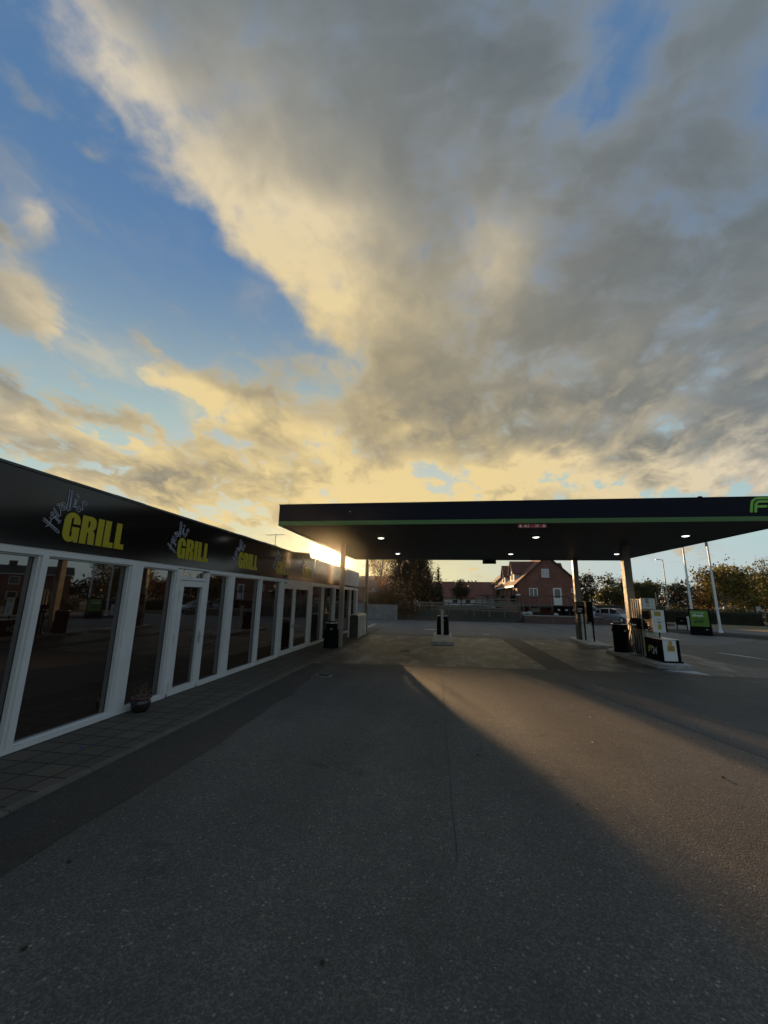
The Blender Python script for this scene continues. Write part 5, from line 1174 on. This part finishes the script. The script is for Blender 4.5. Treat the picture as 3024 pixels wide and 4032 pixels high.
van = [(-2.1, .40, 1.0, 1.0, .92), (-2.08, .26, 1.08, 1.74, .95), (-1.9, .24, 1.08, 1.80, .98), (-.5, .22, 1.08, 1.82, 1.0), (.4, .22, 1.06, 1.78, 1.0), (.75, .22, 1.05, 1.60, 1.0), (1.35, .22, 1.05, 1.05, .98), (1.85, .24, .90, .90, .93), (2.1, .34, .66, .66, .82)]
v_ = vehicle('parked_van', 'white panel van parked behind the silver hatchback', 'van', (17.3, 51.6, .0), R(-24), van, .90, 'carwhite', [((1.3, 1.05, 1), (.75, 1.55, .8)), ((-.1, 1.05, 1), (-.15, 1.74, .79))], (-1.3, 1.3))
b = MB()
for s_ in (-1, 1): b.add([(-2.06, s_*.90, 1.07), (-.15, s_*.905, 1.07), (-.15, s_*.745, 1.76), (-2.0, s_*.74, 1.74)], [(0, 1, 2, 3)])
b.build('side_panel', M['carwhite'], v_)
t = thing('banner', 'white advertising banner with a green mark standing by the low wall', 'banner', (20.9, 45.6, 0), R(6))
b = MB(); b.box(-.68, .68, -.015, .015, .03, .66); b.build('banner_cloth', M['carwhite'], t)
b = MB(); b.box(.25, .62, -.02, -.016, .12, .36); b.build('green_mark', M['logogreen'], t)
b = MB(); b.prof([(-.05, .15), (.0, .15), (.12, .55), (.07, .55)], (0, -.016, 0), (1, 0, 0), (0, 0, 1), 0, .004); b.build('grey_mark', M['printlight'], t)
for x in (-.70, .70):
    b = MB(); b.tube([(x, 0, 0), (x, 0, .70)], .02, 6); b.build('banner_post', M['lampgrey'], t)
# ------------------------------------------------------------------ flagpoles, poster stand and street furniture on the right
def flagpole(loc, label, h=9.2, lean=0.0, zb=.13):
    t = thing('flagpole', label, 'flagpole', (loc[0], loc[1], zb), 0, 'white flagpoles on the verge')
    b = MB(); b.tube([(0, 0, 0), (lean*.3, 0, h*.3), (lean, 0, h)], [.085, .075, .04], 12); b.build('pole', M['pole'], t)
    b = MB(); b.lathe([(.14, 0), (.13, .12), (.10, .16), (.085, .3)], (0, 0, 0), 14); b.build('pole_foot', M['pole'], t)
    b = MB(); n = 10; pts = []
    for i in range(n):   # furled dark flag hanging down the pole
        z = h-.15-i*(h-.15-6.35)/(n-1); w = .10+.16*math.sin(math.pi*min(1, i/(n-1)*1.1)**1.5)+.03*math.sin(i*2.1); pts.append((z, max(.04, w)))
    vs = []
    for (z, w) in pts: vs += [(lean*z/h-.04, 0, z), (lean*z/h-.04-w, -.07, z-.05), (lean*z/h-.04-w*.8, .08, z-.06), (lean*z/h-.05-w*.3, .11, z)]
    fs = [(i*4+j, i*4+(j+1) % 4, (i+1)*4+(j+1) % 4, (i+1)*4+j) for i in range(n-1) for j in range(4)]+[(0, 1, 2, 3), tuple((n-1)*4+3-j for j in range(4))]
    b.add(vs, fs, 0, True); b.build('furled_flag', M['flag'], t)
    b = MB(); b.tube([(-.1, .03, h-.3), (-.1, .03, 1.3)], .006, 4); b.build('halyard', M['white'], t); return t
flagpole((18.95, 34.2), 'white flagpole rising behind the green poster stand', 9.2, .0)
flagpole((20.15, 33.25), 'white flagpole right of the green poster stand', 9.2, .0)
t = thing('poster_stand', 'black poster stand with a green car wash offer poster on the verge', 'poster stand', (18.1, 31.9, .0), R(-35))
b = MB(); b.box(-.60, .60, -.10, .12, .45, 1.78); fr = b.build('frame', M['black'], t, bevel=.03)
b = MB(); b.prism([(-.62, -.22), (.62, -.22), (.62, .22), (-.62, .22)], 0, .52); b.build('base_tank', M['black2'], t, bevel=.04)
b = MB(); b.box(-.52, .52, -.112, -.103, .60, 1.70); po = b.build('poster', M['poster'], fr)
def ptext(s_, size, z, mt, x=-.42, bold=.0, xs=1.0): text_mesh('lettering', s_, size, fr, M[mt], (x, -.114, z), (1, 0, 0), (0, 0, 1), .001, bold, xs)
ptext('Få abonnement', .125, 1.50, 'posterlight', -.42, .002, .95); ptext('bilvask', .24, 1.28, 'posterlight', -.40, .008, 1.0)
ptext('Første måned', .105, 1.06, 'posterdark', -.30, .003, 1.0); ptext('gratis', .24, .88, 'posterdark', -.30, .010, 1.0)
b = MB(); b.box(.30, .40, -.228, -.221, .38, .44); b.build('maker_mark', M['printlight'], t)
t = thing('notice_stand', 'low black board on two legs left of the green poster stand', 'notice stand', (18.75, 35.4, 0), R(-20))
b = MB(); b.box(-.36, .36, -.04, .04, .50, 1.08); bd = b.build('board', M['black'], t, bevel=.01)
for x in (-.32, .32):
    b = MB(); b.box(x-.03, x+.03, -.03, .03, 0, .50); b.build('leg', M['black'], t)
b = MB(); b.box(-.06, .10, -.05, -.041, .80, .84); b.build('board_mark', M['printlight'], bd)
t = thing('air_pillar', 'short white square pillar between notice board and poster stand', 'pillar', (19.2, 35.2, .1))
b = MB(); b.box(-.12, .12, -.10, .10, 0, 1.05); b.build('pillar_body', M['pumpwhite'], t, bevel=.02)
b = MB(); b.tube([(.13, 0, .9), (.22, -.03, .5), (.20, 0, .1), (.30, .05, .02)], .018, 6); b.build('hose', M['white'], t)
def lamp(loc, label, h, arm, r_=.05):
    t = thing('street_lamp', label, 'street lamp', loc, 0, 'street lamps beyond the forecourt')
    b = MB(); b.tube([(0, 0, 0), (0, 0, h*.4), (0, 0, h)], [r_*1.5, r_*1.2, r_*.8], 8); b.build('lamp_post', M['lampgrey'], t)
    b = MB(); b.tube([(0, 0, h-.05), (-arm, 0, h+.04)], r_*.7, 6); b.obox((-arm-.18, 0, h+.04), ((1, 0, 0), (0, 1, 0), (0, 0, 1)), (.26, .09, .05)); b.build('lamp_head', M['lampgrey'], t); return t
lamp((33.5, 66, 0), 'tall slim street lamp with a short arm right of the nearest pump', 8.6, .55, .07)
lamp((25.7, 72, 0), 'shorter street lamp in front of the dark tree behind the rear pump', 4.9, .35, .05)
t = thing('traffic_post', 'thin plain pale post left of the tall street lamp', 'post', (31.9, 66, 0)); b = MB(); b.tube([(0, 0, 0), (0, 0, 3.7)], .06, 8); b.build('post_shaft', M['lampgrey'], t); b = MB(); b.lathe([(.1, 0), (.1, .3), (.06, .35)], (0, 0, 0), 10); b.build('post_foot', M['lampgrey'], t)
t = thing('small_sign', 'small pale square sign on a short post behind the hedge', 'sign', (34.7, 50.5, 0)); b = MB(); b.tube([(0, 0, 0), (0, 0, 1.6)], .05, 8); b.build('sign_post', M['wood'], t); b = MB(); b.box(-.24, .24, -.06, -.02, 1.45, 1.95); b.build('sign_panel', M['stone'], t)
t = thing('garden_fence', 'dark board fence behind the parked cars', 'fence', (22.5, 58, 0))
b = MB(); b.box(-4.5, 6.5, 0, .05, .1, 1.75); b.build('boards', M['wooddark'], t)
for i in range(6):
    b = MB(); x = -4.4+i*2.15; b.box(x-.05, x+.05, -.052, -.002, 0, 1.85); b.build('fence_post', M['wooddark'], t)
# brick flats off to the right, seen mirrored in the shop glass
t = thing('brick_flats', 'two storey red brick block of flats with white windows, mirrored in the shop glass', 'flats', (56, 58, 0), R(-48))
b = MB(); b.box(-5.5, 22, 0, 9, 0, 5.2); b.build('wall', M['brick'], t)
for s_ in (0, 1):
    b = MB(); pts = [(-.5, 5.1), (4.5, 6.6), (4.5, 6.75), (-.5, 5.25)] if s_ == 0 else [(9.5, 5.1), (9.5, 5.25), (4.5, 6.75), (4.5, 6.6)]
    b.prof(pts, (0, 0, 0), (0, 1, 0), (0, 0, 1), -5.9, 22.4); b.build('roof_slope', M['roofdark'], t)
b = MB(); b.box(2, 3.1, 4, 5, 6.2, 7.5); b.build('chimney', M['brickdark'], t)
b = MB(); b.box(-5.9, 22.4, -.56, -.45, 5.02, 5.16); b.build('gutter', M['white'], t)
for zz in (.9, 3.4):
    for i in range(9):
        x = -4.6+i*2.85; b = MB(); b.box(x, x+1.35, -.05, .02, zz, zz+1.35); w = b.build('window', M['frame'], t); b = MB(); b.box(x+.12, x+1.23, -.06, -.051, zz+.12, zz+1.23); b.build('pane', M['housewin'], w)
# ------------------------------------------------------------------ evening air
hm = bpy.data.materials.new('evening_haze'); hm.use_nodes = True; ht = hm.node_tree; ht.nodes.clear()
pv = ht.nodes.new('ShaderNodeVolumePrincipled'); pv.inputs['Color'].default_value = (1.0, 0.93, 0.86, 1); pv.inputs['Density'].default_value = 0.0001; pv.inputs['Anisotropy'].default_value = 0.965
ho = ht.nodes.new('ShaderNodeOutputMaterial'); ht.links.new(pv.outputs[0], ho.inputs['Volume'])
b = MB(); b.box(-200, 130, -20, 230, -1, 10.8); hz = b.build('haze', hm); tag(hz, 'thin warm evening haze in the air', 'haze', kind='stuff')
